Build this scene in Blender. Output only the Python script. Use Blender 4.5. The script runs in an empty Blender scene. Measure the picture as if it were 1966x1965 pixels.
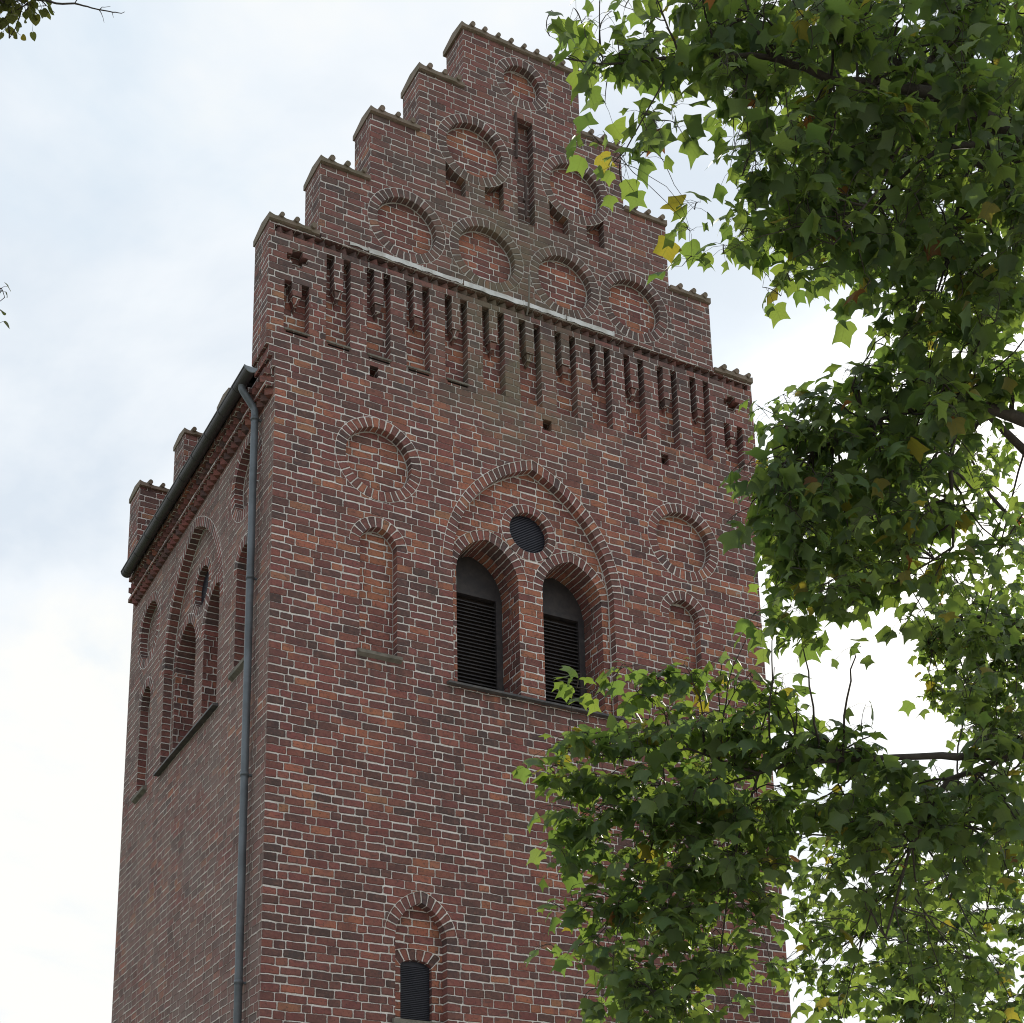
import bpy, math, random
from math import sin, cos, pi, radians, sqrt, atan2, acos
from mathutils import Vector, Matrix
from mathutils.geometry import delaunay_2d_cdt

S = bpy.context.scene
COL = S.collection

# ------------------------------------------------------------------ camera
FPX, PPX, PPY, SRCW, SRCH = 3038.545, 914.141, 1798.336, 1966.0, 1965.0
CAMLOC = Vector((-5.6597, -15.7093, 1.6))
RX = Vector((0.8860, -0.4634, -0.0154)); RD = Vector((0.1204, 0.2620, -0.9575)); RF = Vector((0.4477, 0.8465, 0.2880))
RF.normalize(); RX = (RX - RX.dot(RF) * RF).normalized(); RD = RF.cross(RX)
cd = bpy.data.cameras.new("camera"); cam = bpy.data.objects.new("camera", cd); COL.objects.link(cam)
cam.matrix_world = Matrix(((RX.x, -RD.x, -RF.x, CAMLOC.x), (RX.y, -RD.y, -RF.y, CAMLOC.y),
                           (RX.z, -RD.z, -RF.z, CAMLOC.z), (0, 0, 0, 1)))
cd.sensor_width = 36; cd.lens = FPX / SRCW * 36
cd.shift_x = (SRCW / 2 - PPX) / SRCW; cd.shift_y = (PPY - SRCH / 2) / SRCW
cd.clip_start = 0.1; cd.clip_end = 2000
S.camera = cam

def ray(u, v):
    return (RX * ((u - PPX) / FPX) + RD * ((v - PPY) / FPX) + RF)
def P(u, v, depth):                       # photo pixel + distance -> point in the place
    return CAMLOC + ray(u, v) * depth

# ------------------------------------------------------------------ sun, sky, exposure
SUN = ray(2030, 1010).normalized()
EL = math.asin(SUN.z); AZ = atan2(SUN.x, SUN.y)
sl = bpy.data.lights.new("sun", 'SUN'); sl.energy = 5.0; sl.angle = radians(0.6); sl.color = (1, .93, .80)
so = bpy.data.objects.new("sun", sl); COL.objects.link(so)
so.rotation_euler = (-SUN).to_track_quat('-Z', 'Y').to_euler()

class NT:
    """small helper for building node trees"""
    def __init__(s, tree): s.t = tree; s.n = tree.nodes; s.l = tree.links
    def new(s, typ, **kw):
        nd = s.n.new(typ)
        for k, v in kw.items(): setattr(nd, k, v)
        return nd
    def put(s, sock, v):
        if v is None: return
        if hasattr(v, 'links') or hasattr(v, 'is_linked'): s.l.new(v, sock)
        else: sock.default_value = v
    def m(s, op, a, b=None, c=None, clamp=False):
        nd = s.new('ShaderNodeMath', operation=op, use_clamp=clamp)
        for i, v in enumerate((a, b, c)): s.put(nd.inputs[i], v)
        return nd.outputs[0]
    def sstep(s, x, lo, hi):
        nd = s.new('ShaderNodeMapRange', interpolation_type='SMOOTHSTEP')
        s.put(nd.inputs[0], x); s.put(nd.inputs[1], lo); s.put(nd.inputs[2], hi)
        return nd.outputs[0]
    def noise(s, vec, scale, detail=3, rough=.55, dist=0.0, dim='3D'):
        nd = s.new('ShaderNodeTexNoise', noise_dimensions=dim)
        if vec is not None: s.l.new(vec, nd.inputs['Vector'])
        nd.inputs['Scale'].default_value = scale; nd.inputs['Detail'].default_value = detail
        nd.inputs['Roughness'].default_value = rough; nd.inputs['Distortion'].default_value = dist
        return nd.outputs[0]
    def mix(s, f, a, b, blend='MIX'):
        nd = s.new('ShaderNodeMix', data_type='RGBA', blend_type=blend)
        s.put(nd.inputs[0], f); s.put(nd.inputs[6], a); s.put(nd.inputs[7], b)
        return nd.outputs[2]
    def ramp(s, f, stops, interp='LINEAR'):
        nd = s.new('ShaderNodeValToRGB'); cr = nd.color_ramp; cr.interpolation = interp
        while len(cr.elements) < len(stops): cr.elements.new(0.5)
        for e, (p_, c) in zip(cr.elements, stops): e.position = p_; e.color = c if len(c) == 4 else (*c, 1)
        s.l.new(f, nd.inputs[0]); return nd.outputs[0]
    def comb(s, x, y, z=0.0):
        nd = s.new('ShaderNodeCombineXYZ')
        for i, v in enumerate((x, y, z)): s.put(nd.inputs[i], v)
        return nd.outputs[0]
    def sep(s, v):
        nd = s.new('ShaderNodeSeparateXYZ'); s.l.new(v, nd.inputs[0]); return nd.outputs

W_ = bpy.data.worlds.new("World"); S.world = W_; W_.use_nodes = True
nt = NT(W_.node_tree); nt.n.clear()
tc = nt.new('ShaderNodeTexCoord')
sky = nt.new('ShaderNodeTexSky', sky_type='NISHITA', sun_disc=False)
sky.sun_elevation = EL; sky.sun_rotation = AZ; sky.air_density = 1.0; sky.dust_density = 1.5
d3 = nt.sep(tc.outputs['Generated'])
# cloud layer: the direction projected on a plane overhead, so that clouds flatten to the horizon
zz = nt.m('ADD', nt.m('MAXIMUM', d3[2], 0.0), 0.22)
cv = nt.comb(nt.m('DIVIDE', d3[0], zz), nt.m('DIVIDE', d3[1], zz), 0.9)
c1 = nt.noise(cv, 2.1, 7, .55, .25)
c2 = nt.noise(cv, 0.9, 4, .5, .2)
cover = nt.sstep(nt.m('ADD', nt.m('MULTIPLY', c1, .6), nt.m('MULTIPLY', c2, .5)), .44, .60)
gb_ = nt.m('DIVIDE', nt.m('SUBTRACT', d3[2], .615), .085); gb_ = nt.m('EXPONENT', nt.m('MULTIPLY', nt.m('MULTIPLY', gb_, gb_), -1.0))
body = nt.noise(cv, 2.4, 6, .55, .25)
body = nt.m('ADD', nt.m('SUBTRACT', body, nt.m('MULTIPLY', gb_, .13)), nt.m('MULTIPLY', nt.m('SUBTRACT', 1.0, nt.sstep(d3[2], .40, .54)), .10))
cloud = nt.ramp(body, [(.33, (7.4, 8.2, 9.1)), (.47, (9.0, 9.5, 10.0)), (.58, (10.1, 10.1, 9.8))])
thin = nt.mix(.72, sky.outputs[0], (7.9, 9.6, 10.9, 1))          # blue seen through high haze
dn = nt.new('ShaderNodeVectorMath', operation='DOT_PRODUCT')
nt.l.new(tc.outputs['Generated'], dn.inputs[0]); dn.inputs[1].default_value = SUN
aur = nt.m('POWER', nt.m('MAXIMUM', dn.outputs['Value'], 0.0), 110.0)
skyc = nt.mix(cover, thin, cloud)
skyc = nt.mix(nt.m('MULTIPLY', aur, .8), skyc, (22, 21.2, 19.5, 1))
bg = nt.new('ShaderNodeBackground'); nt.l.new(skyc, bg.inputs[0]); bg.inputs[1].default_value = 0.1
wo = nt.new('ShaderNodeOutputWorld'); nt.l.new(bg.outputs[0], wo.inputs[0])
S.view_settings.view_transform = 'Standard'; S.view_settings.look = 'None'
S.view_settings.exposure = 0.0; S.view_settings.gamma = 1.0; S.view_settings.use_curve_mapping = False
S.cycles.filter_width = 1.05; S.cycles.max_bounces = 8; S.cycles.diffuse_bounces = 4; S.cycles.transmission_bounces = 6

# ------------------------------------------------------------------ materials
def newmat(name):
    m = bpy.data.materials.new(name); m.use_nodes = True
    t = NT(m.node_tree); t.n.clear()
    o = t.new('ShaderNodeOutputMaterial'); b = t.new('ShaderNodeBsdfPrincipled')
    t.l.new(b.outputs[0], o.inputs[0]); return m, t, b, o

def brick(name, course, period, joints, half=.0056, stagger=True, tone=0.0, mortar=(.80, .745, .71), sooty=0.0, jitter=.05, clean=False):
    """bricks laid in a bond.  UV is in metres.  joints: positions of the vertical joints in one period"""
    m, t, b, o = newmat(name)
    uv = t.new('ShaderNodeUVMap').outputs[0]; geo = t.new('ShaderNodeNewGeometry'); pos = geo.outputs['Position']
    x, y, _ = t.sep(uv)
    wob = t.noise(pos, 4.5, 2, .5); wob2 = t.noise(pos, 22.0, 2, .6)
    v = t.m('ADD', y, t.m('ADD', t.m('MULTIPLY', t.m('SUBTRACT', wob, .5), .030 if stagger else .028), t.m('MULTIPLY', t.m('SUBTRACT', wob2, .5), .009)))
    vr = t.m('DIVIDE', v, course); row = t.m('FLOOR', vr); fv = t.m('SUBTRACT', vr, row)
    wn = t.new('ShaderNodeTexWhiteNoise', noise_dimensions='1D'); t.l.new(row, wn.inputs['W'])
    u = t.m('ADD', x, t.m('MULTIPLY', t.m('SUBTRACT', wob2, .5), .010))
    if stagger:
        par = t.m('MODULO', t.m('ABSOLUTE', row), 2.0)
        u = t.m('ADD', u, t.m('MULTIPLY', par, period * .5))
        u = t.m('ADD', u, t.m('MULTIPLY', wn.outputs[0], jitter))
    ur = t.m('DIVIDE', u, period); colm = t.m('FLOOR', ur); fu = t.m('SUBTRACT', ur, colm)
    idx = 0.0; du = t.m('MINIMUM', fu, t.m('SUBTRACT', 1.0, fu))
    for j in joints:
        q = j / period
        # each joint wanders a little from brick to brick
        w2 = t.new('ShaderNodeTexWhiteNoise', noise_dimensions='3D'); t.l.new(t.comb(colm, row, j * 10), w2.inputs['Vector'])
        qj = t.m('ADD', q, t.m('MULTIPLY', t.m('SUBTRACT', w2.outputs[0], .5), .07))
        idx = t.m('ADD', idx, t.m('GREATER_THAN', fu, qj))
        du = t.m('MINIMUM', du, t.m('ABSOLUTE', t.m('SUBTRACT', fu, qj)))
    du = t.m('MULTIPLY', du, period)
    cid = t.comb(t.m('ADD', t.m('MULTIPLY', colm, 3.0), idx), row, 3.0)
    wc = t.new('ShaderNodeTexWhiteNoise', noise_dimensions='3D'); t.l.new(cid, wc.inputs['Vector'])
    rgb = t.sep(wc.outputs['Color']); r1 = t.m('ADD', t.m('MULTIPLY', wc.outputs['Value'], .62), t.m('MULTIPLY', rgb[0], .38))
    wd = t.new('ShaderNodeTexWhiteNoise', noise_dimensions='4D'); t.l.new(cid, wd.inputs['Vector']); wd.inputs['W'].default_value = 7.3
    sh = t.sep(wd.outputs['Color']); A_ = .13 if stagger else .05
    # every brick sits a little high or low in its course and differs in thickness
    fa = t.m('SUBTRACT', fv, t.m('MULTIPLY', t.m('SUBTRACT', sh[0], .45), A_)); fb = t.m('SUBTRACT', t.m('SUBTRACT', 1.0, fv), t.m('MULTIPLY', t.m('SUBTRACT', sh[1], .45), A_))
    dv = t.m('MULTIPLY', t.m('MAXIMUM', t.m('MINIMUM', fa, fb), 0.0), course)
    # distance to the joint, rounded at brick corners
    K = 90.0
    ex = t.m('ADD', t.m('EXPONENT', t.m('MULTIPLY', du, -K * 2)), t.m('EXPONENT', t.m('MULTIPLY', dv, -K * 2)))
    dj = t.m('MULTIPLY', t.m('LOGARITHM', ex, math.e), -1 / (K * 2))
    fine = t.noise(pos, 60.0, 3, .65)
    dj = t.m('ADD', dj, t.m('MULTIPLY', t.m('SUBTRACT', fine, .5), .010)); dj = t.m('ADD', dj, t.m('MULTIPLY', t.m('SUBTRACT', t.noise(pos, 9.0, 2, .5), .5), .006))
    isb = t.sstep(dj, half - .0022, half + .0022)                # 1 on brick, 0 on mortar
    # ---- colour of the bricks
    big = t.noise(pos, .55, 4, .6, .4); med = t.noise(pos, 2.2, 3, .6, .3)
    pz = t.sep(pos)[2]; px_ = t.sep(pos)[0]
    # burnt dark bricks lie in zones of the wall (more of them in the gable)
    gz = t.sstep(pz, 13.2, 16.5)
    dark = t.m('ADD', t.m('MULTIPLY', t.m('SUBTRACT', big, .5), .8), t.m('MULTIPLY', t.m('SUBTRACT', med, .5), .45))
    # re-laid redder bricks round the belfry opening
    rx = t.m('SUBTRACT', px_, 4.6); rz_ = t.m('SUBTRACT', pz, 12.2)
    red = t.m('EXPONENT', t.m('MULTIPLY', t.m('ADD', t.m('MULTIPLY', rx, rx), t.m('MULTIPLY', rz_, rz_)), -.22))
    dark = t.m('SUBTRACT', dark, t.m('MULTIPLY', red, .24))
    cx_ = t.m('SUBTRACT', px_, 3.5); cz_ = t.m('SUBTRACT', pz, 17.0)
    chz = t.m('EXPONENT', t.m('ADD', t.m('MULTIPLY', t.m('MULTIPLY', cx_, cx_), -.30), t.m('MULTIPLY', t.m('MULTIPLY', cz_, cz_), -.55)))
    dark = t.m('ADD', dark, t.m('MULTIPLY', gz, .06 if stagger else .34))
    dark = t.m('ADD', dark, t.m('MULTIPLY', chz, -.02 if clean else .30))
    rr = t.m('SUBTRACT', t.m('ADD', r1, tone), dark, clamp=True)
    col = t.ramp(rr, [(.0, (.094, .064, .060)), (.15, (.130, .075, .068)), (.33, (.178, .087, .075)), (.58, (.210, .089, .077)),
                      (.82, (.242, .101, .083)), (.95, (.285, .119, .089)), (1.0, (.38, .160, .098))])
    # a few kiln-black and a few pale replacement bricks
    odd = t.m('GREATER_THAN', rgb[1], .986); col = t.mix(t.m('MULTIPLY', odd, .8), col, (.37, .185, .105, 1))
    odd2 = t.m('GREATER_THAN', rgb[2], .97); col = t.mix(t.m('MULTIPLY', odd2, .7), col, (.082, .070, .072, 1))
    hs = t.new('ShaderNodeHueSaturation'); t.l.new(col, hs.inputs['Color'])
    t.l.new(t.m('ADD', .489, t.m('MULTIPLY', sh[2], .013)), hs.inputs['Hue']); t.l.new(t.m('ADD', .92, t.m('MULTIPLY', sh[0], .26)), hs.inputs['Value'])
    hs.inputs['Saturation'].default_value = 1.02; col = hs.outputs[0]
    # mottling inside a brick
    mot = t.noise(pos, 14.0, 4, .65)
    col = t.mix(t.m('MULTIPLY', t.sstep(mot, .42, .72), .75), col, t.mix(.5, col, (.33, .165, .13, 1)))
    bl = t.new('ShaderNodeMapping'); bl.inputs['Scale'].default_value = (.55, .55, 1.2); t.l.new(pos, bl.inputs[0])
    col = t.mix(t.m('MULTIPLY', t.sstep(t.noise(bl.outputs[0], 16.0, 4, .7, .6), .5, .72), .6), col, (.095, .066, .064, 1))
    mot2 = t.noise(pos, 34.0, 3, .6)
    col = t.mix(t.m('MULTIPLY', t.sstep(mot2, .50, .72), .7), col, (.085, .058, .054, 1))
    st = t.new('ShaderNodeMapping'); st.inputs['Scale'].default_value = (1, 1, .16); t.l.new(pos, st.inputs[0])
    soot_strip = t.m('MULTIPLY', t.sstep(t.noise(st.outputs[0], 2.6, 5, .65, .4), .5, .78), .40)
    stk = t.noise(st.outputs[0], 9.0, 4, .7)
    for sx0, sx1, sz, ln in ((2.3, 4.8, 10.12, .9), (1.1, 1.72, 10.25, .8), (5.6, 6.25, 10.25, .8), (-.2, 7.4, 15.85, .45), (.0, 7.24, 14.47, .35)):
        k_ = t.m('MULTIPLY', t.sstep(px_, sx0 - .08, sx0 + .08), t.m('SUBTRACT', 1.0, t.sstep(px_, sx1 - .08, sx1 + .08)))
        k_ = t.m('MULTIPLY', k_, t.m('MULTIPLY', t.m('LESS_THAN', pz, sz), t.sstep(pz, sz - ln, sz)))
        soot_strip = t.m('MAXIMUM', soot_strip, t.m('MULTIPLY', k_, t.m('MULTIPLY', t.sstep(stk, .38, .62), .62)))
    if sooty > .5:                                   # dark vertical strip along the downpipe
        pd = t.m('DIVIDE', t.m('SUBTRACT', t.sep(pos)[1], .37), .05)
        soot_strip = t.m('MAXIMUM', soot_strip, t.m('MULTIPLY', t.m('EXPONENT', t.m('MULTIPLY', t.m('MULTIPLY', pd, pd), -1.0)), t.m('ADD', .25, t.m('MULTIPLY', stk, .7))))
    col = t.mix(soot_strip, col, (.088, .066, .061, 1))     # rain-washed soot, heavier under sills and bands, plus the downpipe strip
    # weathered grey bloom on the gable, and sooty sheltered faces
    gre = t.m('MULTIPLY', t.m('ADD', t.m('MULTIPLY', gz, .05 if clean else .34), sooty), t.sstep(t.noise(pos, 1.3, 4, .6), .3, .75) if sooty < .5 else t.m('MULTIPLY', t.sstep(t.noise(pos, 1.3, 5, .65), .22, .68), .74))
    col = t.mix(gre, col, (.225, .170, .150, 1) if sooty < .5 else (.250, .180, .160, 1))
    mc = t.mix(t.sstep(t.noise(pos, 3.0, 4, .6), .35, .7), (*mortar, 1), (mortar[0] * .72, mortar[1] * .70, mortar[2] * .68, 1))
    mc = t.mix(t.m('MULTIPLY', gz, .0 if clean else .30), mc, (.36, .32, .29, 1))
    out = t.mix(isb, mc, col)
    # lichen: an olive stain that runs down the middle of the front
    lx = t.m('SUBTRACT', px_, 3.35); lx = t.m('MULTIPLY', lx, lx)
    lm = t.m('EXPONENT', t.m('MULTIPLY', lx, -1.1))
    lz = t.m('MULTIPLY', t.sstep(pz, 13.3, 14.4), t.sstep(t.m('SUBTRACT', 18.8, pz), 0.0, 1.6))
    lich = t.m('MULTIPLY', t.m('MULTIPLY', lm, lz), t.sstep(t.noise(pos, 1.6, 5, .65, .5), .34, .60))
    fr = t.sstep(t.m('SUBTRACT', .12, t.sep(pos)[1]), -.1, .05)
    lich = t.m('MULTIPLY', t.m('MULTIPLY', lich, fr), .12 if clean else .78)
    out = t.mix(lich, out, t.mix(isb, (.255, .235, .175, 1), (.190, .160, .108, 1)))
    # faded lime wash / repair mortar patches
    pat = t.m('MULTIPLY', t.sstep(t.noise(pos, 5.0, 3, .7, 1.0), .71, .76), .7)
    out = t.mix(pat, out, (.36, .33, .30, 1))
    t.l.new(out, b.inputs['Base Color'])
    b.inputs['Roughness'].default_value = .9; b.inputs['Specular IOR Level'].default_value = .25
    hgt = t.m('ADD', t.m('MULTIPLY', t.sstep(dj, half - .005, half + .010), 1.0), t.m('MULTIPLY', mot, .35))
    hgt = t.m('ADD', hgt, t.m('MULTIPLY', fine, .25))
    hgt = t.m('ADD', hgt, t.m('MULTIPLY', r1, .6))
    bp = t.new('ShaderNodeBump'); bp.inputs['Strength'].default_value = 1.0; bp.inputs['Distance'].default_value = .017
    t.l.new(hgt, bp.inputs['Height']); t.l.new(bp.outputs[0], b.inputs['Normal'])
    return m

M_BOND = brick("brick_bond", .1, .64, (.25, .50))
M_PANEL = brick("brick_panel", .1, .64, (.25, .50), tone=.34, jitter=.05, mortar=(.86, .81, .77), clean=True, half=.0060)
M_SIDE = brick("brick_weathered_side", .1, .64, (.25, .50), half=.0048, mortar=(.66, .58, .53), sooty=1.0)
M_JAMB = brick("brick_reveal", .09, .15, (), half=.0058, stagger=False)
M_RING = brick("brick_voussoir", .09, .15, (), half=.0072, stagger=False, tone=-.04, mortar=(.80, .75, .715))

def simple(name, col, rough=.6, metal=0.0, col2=None, nscale=6.0, bump=0.0, bscale=40.0, thr=(.35, .7)):
    m, t, b, o = newmat(name)
    pos = t.new('ShaderNodeNewGeometry').outputs['Position']
    if col2 is None: col2 = tuple(c * .7 for c in col)
    c = t.mix(t.sstep(t.noise(pos, nscale, 5, .62, .3), *thr), (*col, 1), (*col2, 1))
    t.l.new(c, b.inputs['Base Color']); b.inputs['Roughness'].default_value = rough; b.inputs['Metallic'].default_value = metal
    if bump:
        bp = t.new('ShaderNodeBump'); bp.inputs['Strength'].default_value = .8; bp.inputs['Distance'].default_value = bump
        t.l.new(t.noise(pos, bscale, 4, .6), bp.inputs['Height']); t.l.new(bp.outputs[0], b.inputs['Normal'])
    return m
M_MORTAR = simple("lime_mortar", (.50, .47, .44), .95, bump=.004)
M_TILE = simple("mossy_clay_tile", (.235, .180, .142), .9, col2=(.165, .140, .098), nscale=5, bump=.01)
M_LEAD = simple("lead_flashing", (.74, .74, .74), .6, col2=(.46, .44, .41), nscale=4, bump=.004)
M_ZINC = simple("grey_zinc", (.150, .168, .190), .5, .3, col2=(.100, .112, .125), nscale=3)
M_GUT = simple("tarnished_zinc_gutter", (.066, .060, .066), .5, .0, col2=(.050, .046, .050), nscale=4)
M_CAP = simple("gutter_end_zinc", (.22, .24, .26), .4, .4)
M_WOOD = simple("dark_stained_louvre_wood", (.036, .032, .036), .6, col2=(.062, .053, .052), nscale=9, bump=.002)
M_GRILLE = simple("dark_blue_grille", (.020, .022, .036), .5, col2=(.03, .03, .045))
M_SILL = simple("slate_sill", (.055, .055, .060), .6, col2=(.11, .10, .095), nscale=8)
M_STONE = simple("lichened_stone_sill", (.22, .20, .17), .9, col2=(.12, .11, .09), nscale=8, bump=.006)
M_IRON = simple("rusty_iron", (.075, .042, .035), .8, col2=(.05, .035, .03), nscale=12)
M_HOLE = simple("dark_putlog_interior", (.05, .035, .03), .95)
M_ROOF = simple("red_roof_tile", (.22, .085, .055), .85, col2=(.13, .06, .045), nscale=3, bump=.02, bscale=9)

# ------------------------------------------------------------------ mesh helper
class MB:
    def __init__(s): s.v = []; s.f = []; s.uv = []; s.mi = []; s.mats = []
    def mat(s, m):
        if m not in s.mats: s.mats.append(m)
        return s.mats.index(m)
    def face(s, pts, m, uvs=None):
        k = len(s.v); s.v += [tuple(p) for p in pts]; s.f.append(list(range(k, k + len(pts))))
        s.uv += list(uvs) if uvs else [(0, 0)] * len(pts); s.mi.append(s.mat(m))
    def box(s, x0, x1, y0, y1, z0, z1, m, skip=''):
        A = dict(f=[(x0, y0, z0), (x1, y0, z0), (x1, y0, z1), (x0, y0, z1)], b=[(x1, y1, z0), (x0, y1, z0), (x0, y1, z1), (x1, y1, z1)],
                 l=[(x0, y1, z0), (x0, y0, z0), (x0, y0, z1), (x0, y1, z1)], r=[(x1, y0, z0), (x1, y1, z0), (x1, y1, z1), (x1, y0, z1)],
                 t=[(x0, y0, z1), (x1, y0, z1), (x1, y1, z1), (x0, y1, z1)], d=[(x0, y1, z0), (x1, y1, z0), (x1, y0, z0), (x0, y0, z0)])
        for k, q in A.items():
            if k in skip: continue
            if k in 'fb': uv = [(p[0], p[2]) for p in q]
            elif k in 'lr': uv = [((-1 if k == 'l' else 1) * p[1] + (x0 if k == 'l' else x1), p[2]) for p in q]
            else: uv = [(p[0], p[1] + .03) for p in q]
            s.face(q, m, uv)
    def tube(s, pts, rad, m, n=8, cap=True):
        pts = [Vector(p) for p in pts]; rings = []
        rr = rad if isinstance(rad, (list, tuple)) else [rad] * len(pts)
        up = None
        for i, p in enumerate(pts):
            d = (pts[min(i + 1, len(pts) - 1)] - pts[max(i - 1, 0)]).normalized()
            if up is None: up = Vector((0, 0, 1)) if abs(d.z) < .9 else Vector((1, 0, 0))
            a = d.cross(up).normalized(); b_ = a.cross(d).normalized(); up = b_
            rings.append([p + (a * cos(2 * pi * k / n) + b_ * sin(2 * pi * k / n)) * rr[i] for k in range(n)])
        base = len(s.v); mi = s.mat(m)
        for r in rings: s.v += [tuple(q) for q in r]
        for i in range(len(rings) - 1):
            for k in range(n):
                k2 = (k + 1) % n
                s.f.append([base + i * n + k, base + i * n + k2, base + (i + 1) * n + k2, base + (i + 1) * n + k])
                s.uv += [(0, 0)] * 4; s.mi.append(mi)
        if cap:
            for off in (0, (len(rings) - 1) * n):
                s.f.append([base + off + k for k in range(n)]); s.uv += [(0, 0)] * n; s.mi.append(mi)
    def build(s, name, parent=None, smooth=False):
        me = bpy.data.meshes.new(name); me.from_pydata(s.v, [], s.f)
        for m in s.mats: me.materials.append(m)
        me.polygons.foreach_set('material_index', s.mi)
        lay = me.uv_layers.new(name='UVMap'); flat = [c for q in s.uv for c in q]
        lay.data.foreach_set('uv', flat)
        if smooth: me.polygons.foreach_set('use_smooth', [True] * len(me.polygons))
        me.update()
        o = bpy.data.objects.new(name, me); COL.objects.link(o)
        if parent: adopt(o, parent)
        return o

def adopt(o, parent):
    o.parent = parent
    o.matrix_parent_inverse = Matrix.Translation(-Vector(origin_of(parent)))
def origin_of(o):
    v = Vector(o.location)
    return v
def thing(name, label, cat, loc=(0, 0, 0), group=None):
    o = bpy.data.objects.new(name, None); o.location = loc; COL.objects.link(o); o.empty_display_size = .3
    o['label'] = label; o['category'] = cat
    if group: o['group'] = group
    return o
def structure(o): o['kind'] = 'structure'; return o

def inside(pt, poly):
    x, y = pt; r = False; j = len(poly) - 1
    for i in range(len(poly)):
        a, b_ = poly[i], poly[j]
        if (a[1] > y) != (b_[1] > y) and x < (b_[0] - a[0]) * (y - a[1]) / (b_[1] - a[1]) + a[0]: r = not r
        j = i
    return r
def planar(mb, outer, holes, fm, d, m, uvf=None):
    """fill outer minus holes in the facade plane; fm maps (a, b, depth) to 3-D"""
    vs = []; ed = []
    for lp in [outer] + holes:
        k = len(vs); vs += [Vector(q) for q in lp]; ed += [(k + i, k + (i + 1) % len(lp)) for i in range(len(lp))]
    V, E_, F_, *_ = delaunay_2d_cdt(vs, ed, [], 0, 1e-6)
    for f in F_:
        q = [V[i] for i in f]; c = (sum(p.x for p in q) / len(q), sum(p.y for p in q) / len(q))
        if inside(c, outer) and not any(inside(c, h) for h in holes):
            if abs((q[1] - q[0]).cross(q[2] - q[0])) < 1e-9: continue
            mb.face([fm(p.x, p.y, d) for p in q], m, [uvf(p.x, p.y) if uvf else (p.x * SGN(fm), p.y) for p in q])
def front(a, b, d): return (a, d, b)
def left(a, b, d): return (d, a, b)
def SGN(fm): return 1 if fm is front else -1

def circle(cx, cz, r, n=56): return [(cx + r * cos(2 * pi * k / n), cz + r * sin(2 * pi * k / n)) for k in range(n)]
def arc_pts(cx, hw, sp, e, n=18):
    """pointed arch from the left springing over the apex to the right springing"""
    R = hw + e; top = acos(e / R)
    L = [(cx + e + R * cos(pi - top * k / n), sp + R * sin(pi - top * k / n)) for k in range(n + 1)]
    return L + [(2 * cx - x, z) for x, z in L[-2::-1]]
def arch_loop(cx, hw, sp, e, zb, n=18): return [(cx - hw, zb)] + arc_pts(cx, hw, sp, e, n) + [(cx + hw, zb)]
def arclen(pts):
    s = [0.0]
    for a, b_ in zip(pts, pts[1:]): s.append(s[-1] + math.hypot(b_[0] - a[0], b_[1] - a[1]))
    return s

def ring_strip(mb, outp, inp, fm, d, seed=0, width=.142, closed=False):
    """voussoirs between two parallel curves in the facade plane; whole number of bricks"""
    so_, si_ = arclen(outp), arclen(inp)
    tot = (so_[-1] + si_[-1]) / 2; k = round(tot / .092) * .09 / tot
    for i in range(len(outp) - 1):
        v0 = (so_[i] + si_[i]) / 2 * k + seed * 9; v1 = (so_[i + 1] + si_[i + 1]) / 2 * k + seed * 9
        mb.face([fm(*outp[i], d), fm(*outp[i + 1], d), fm(*inp[i + 1], d), fm(*inp[i], d)], M_RING,
                [(.15, v0), (.15, v1), (.0085, v1), (.0085, v0)])
def soffit(mb, inp, fm, d0, d1, outp=None, seed=0, m=None):
    si_ = arclen(inp); tot = si_[-1]
    if outp: tot = (arclen(outp)[-1] + tot) / 2
    k = round(tot / .092) * .09 / si_[-1]
    for i in range(len(inp) - 1):
        v0, v1 = si_[i] * k + seed * 9, si_[i + 1] * k + seed * 9
        mb.face([fm(*inp[i], d0), fm(*inp[i + 1], d0), fm(*inp[i + 1], d1), fm(*inp[i], d1)], M_RING,
                [(.012, v0), (.012, v1), (.012 + min(d1 - d0, .125), v1), (.012 + min(d1 - d0, .125), v0)])
def jamb(mb, a, z0, z1, fm, d0, d1, m=None):
    m = m or M_BOND
    if d1 - d0 < .2:
        mb.face([fm(a, z0, d0), fm(a, z1, d0), fm(a, z1, d1), fm(a, z0, d1)], M_JAMB, [(.012 + q, z * .9 + .63 + a * 3.6 - (a * 3.6) % .09) for q, z in ((0, z0), (0, z1), (.126, z1), (.126, z0))]); return
    mb.face([fm(a, z0, d0), fm(a, z1, d0), fm(a, z1, d1), fm(a, z0, d1)], m, [(a * SGN(fm) + q, z) for q, z in ((d0, z0), (d0, z1), (d1, z1), (d1, z0))])
def flat(mb, a0, a1, z, fm, d0, d1, m):
    mb.face([fm(a0, z, d0), fm(a1, z, d0), fm(a1, z, d1), fm(a0, z, d1)], m, [(a0, .02 + d0), (a1, .02 + d0), (a1, .02 + d1), (a0, .02 + d1)])
def fillet(mb, loop, cx, cz, fm, d, w=.013):
    """mortar run along the edge of a recessed panel"""
    n = len(loop)
    inn = []
    for x, z in loop:
        L_ = math.hypot(x - cx, z - cz); inn.append((x - (x - cx) / L_ * w, z - (z - cz) / L_ * w))
    for i in range(n - 1):
        mb.face([fm(*loop[i], d - .009), fm(*loop[i + 1], d - .009), fm(*inn[i + 1], d - .002), fm(*inn[i], d - .002)], M_MORTAR)

# ------------------------------------------------------------------ the tower
W, D, CX = 7.237, 6.19, 3.6185
OV, TH, SPLIT = .13, .52, 13.9
tower = thing("church_tower", "tall red brick church tower with stepped gable, blind roundels and louvred belfry windows", "church tower", (W / 2, D / 2, 0))
RW = .142                                           # width of a ring of voussoirs

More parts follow.
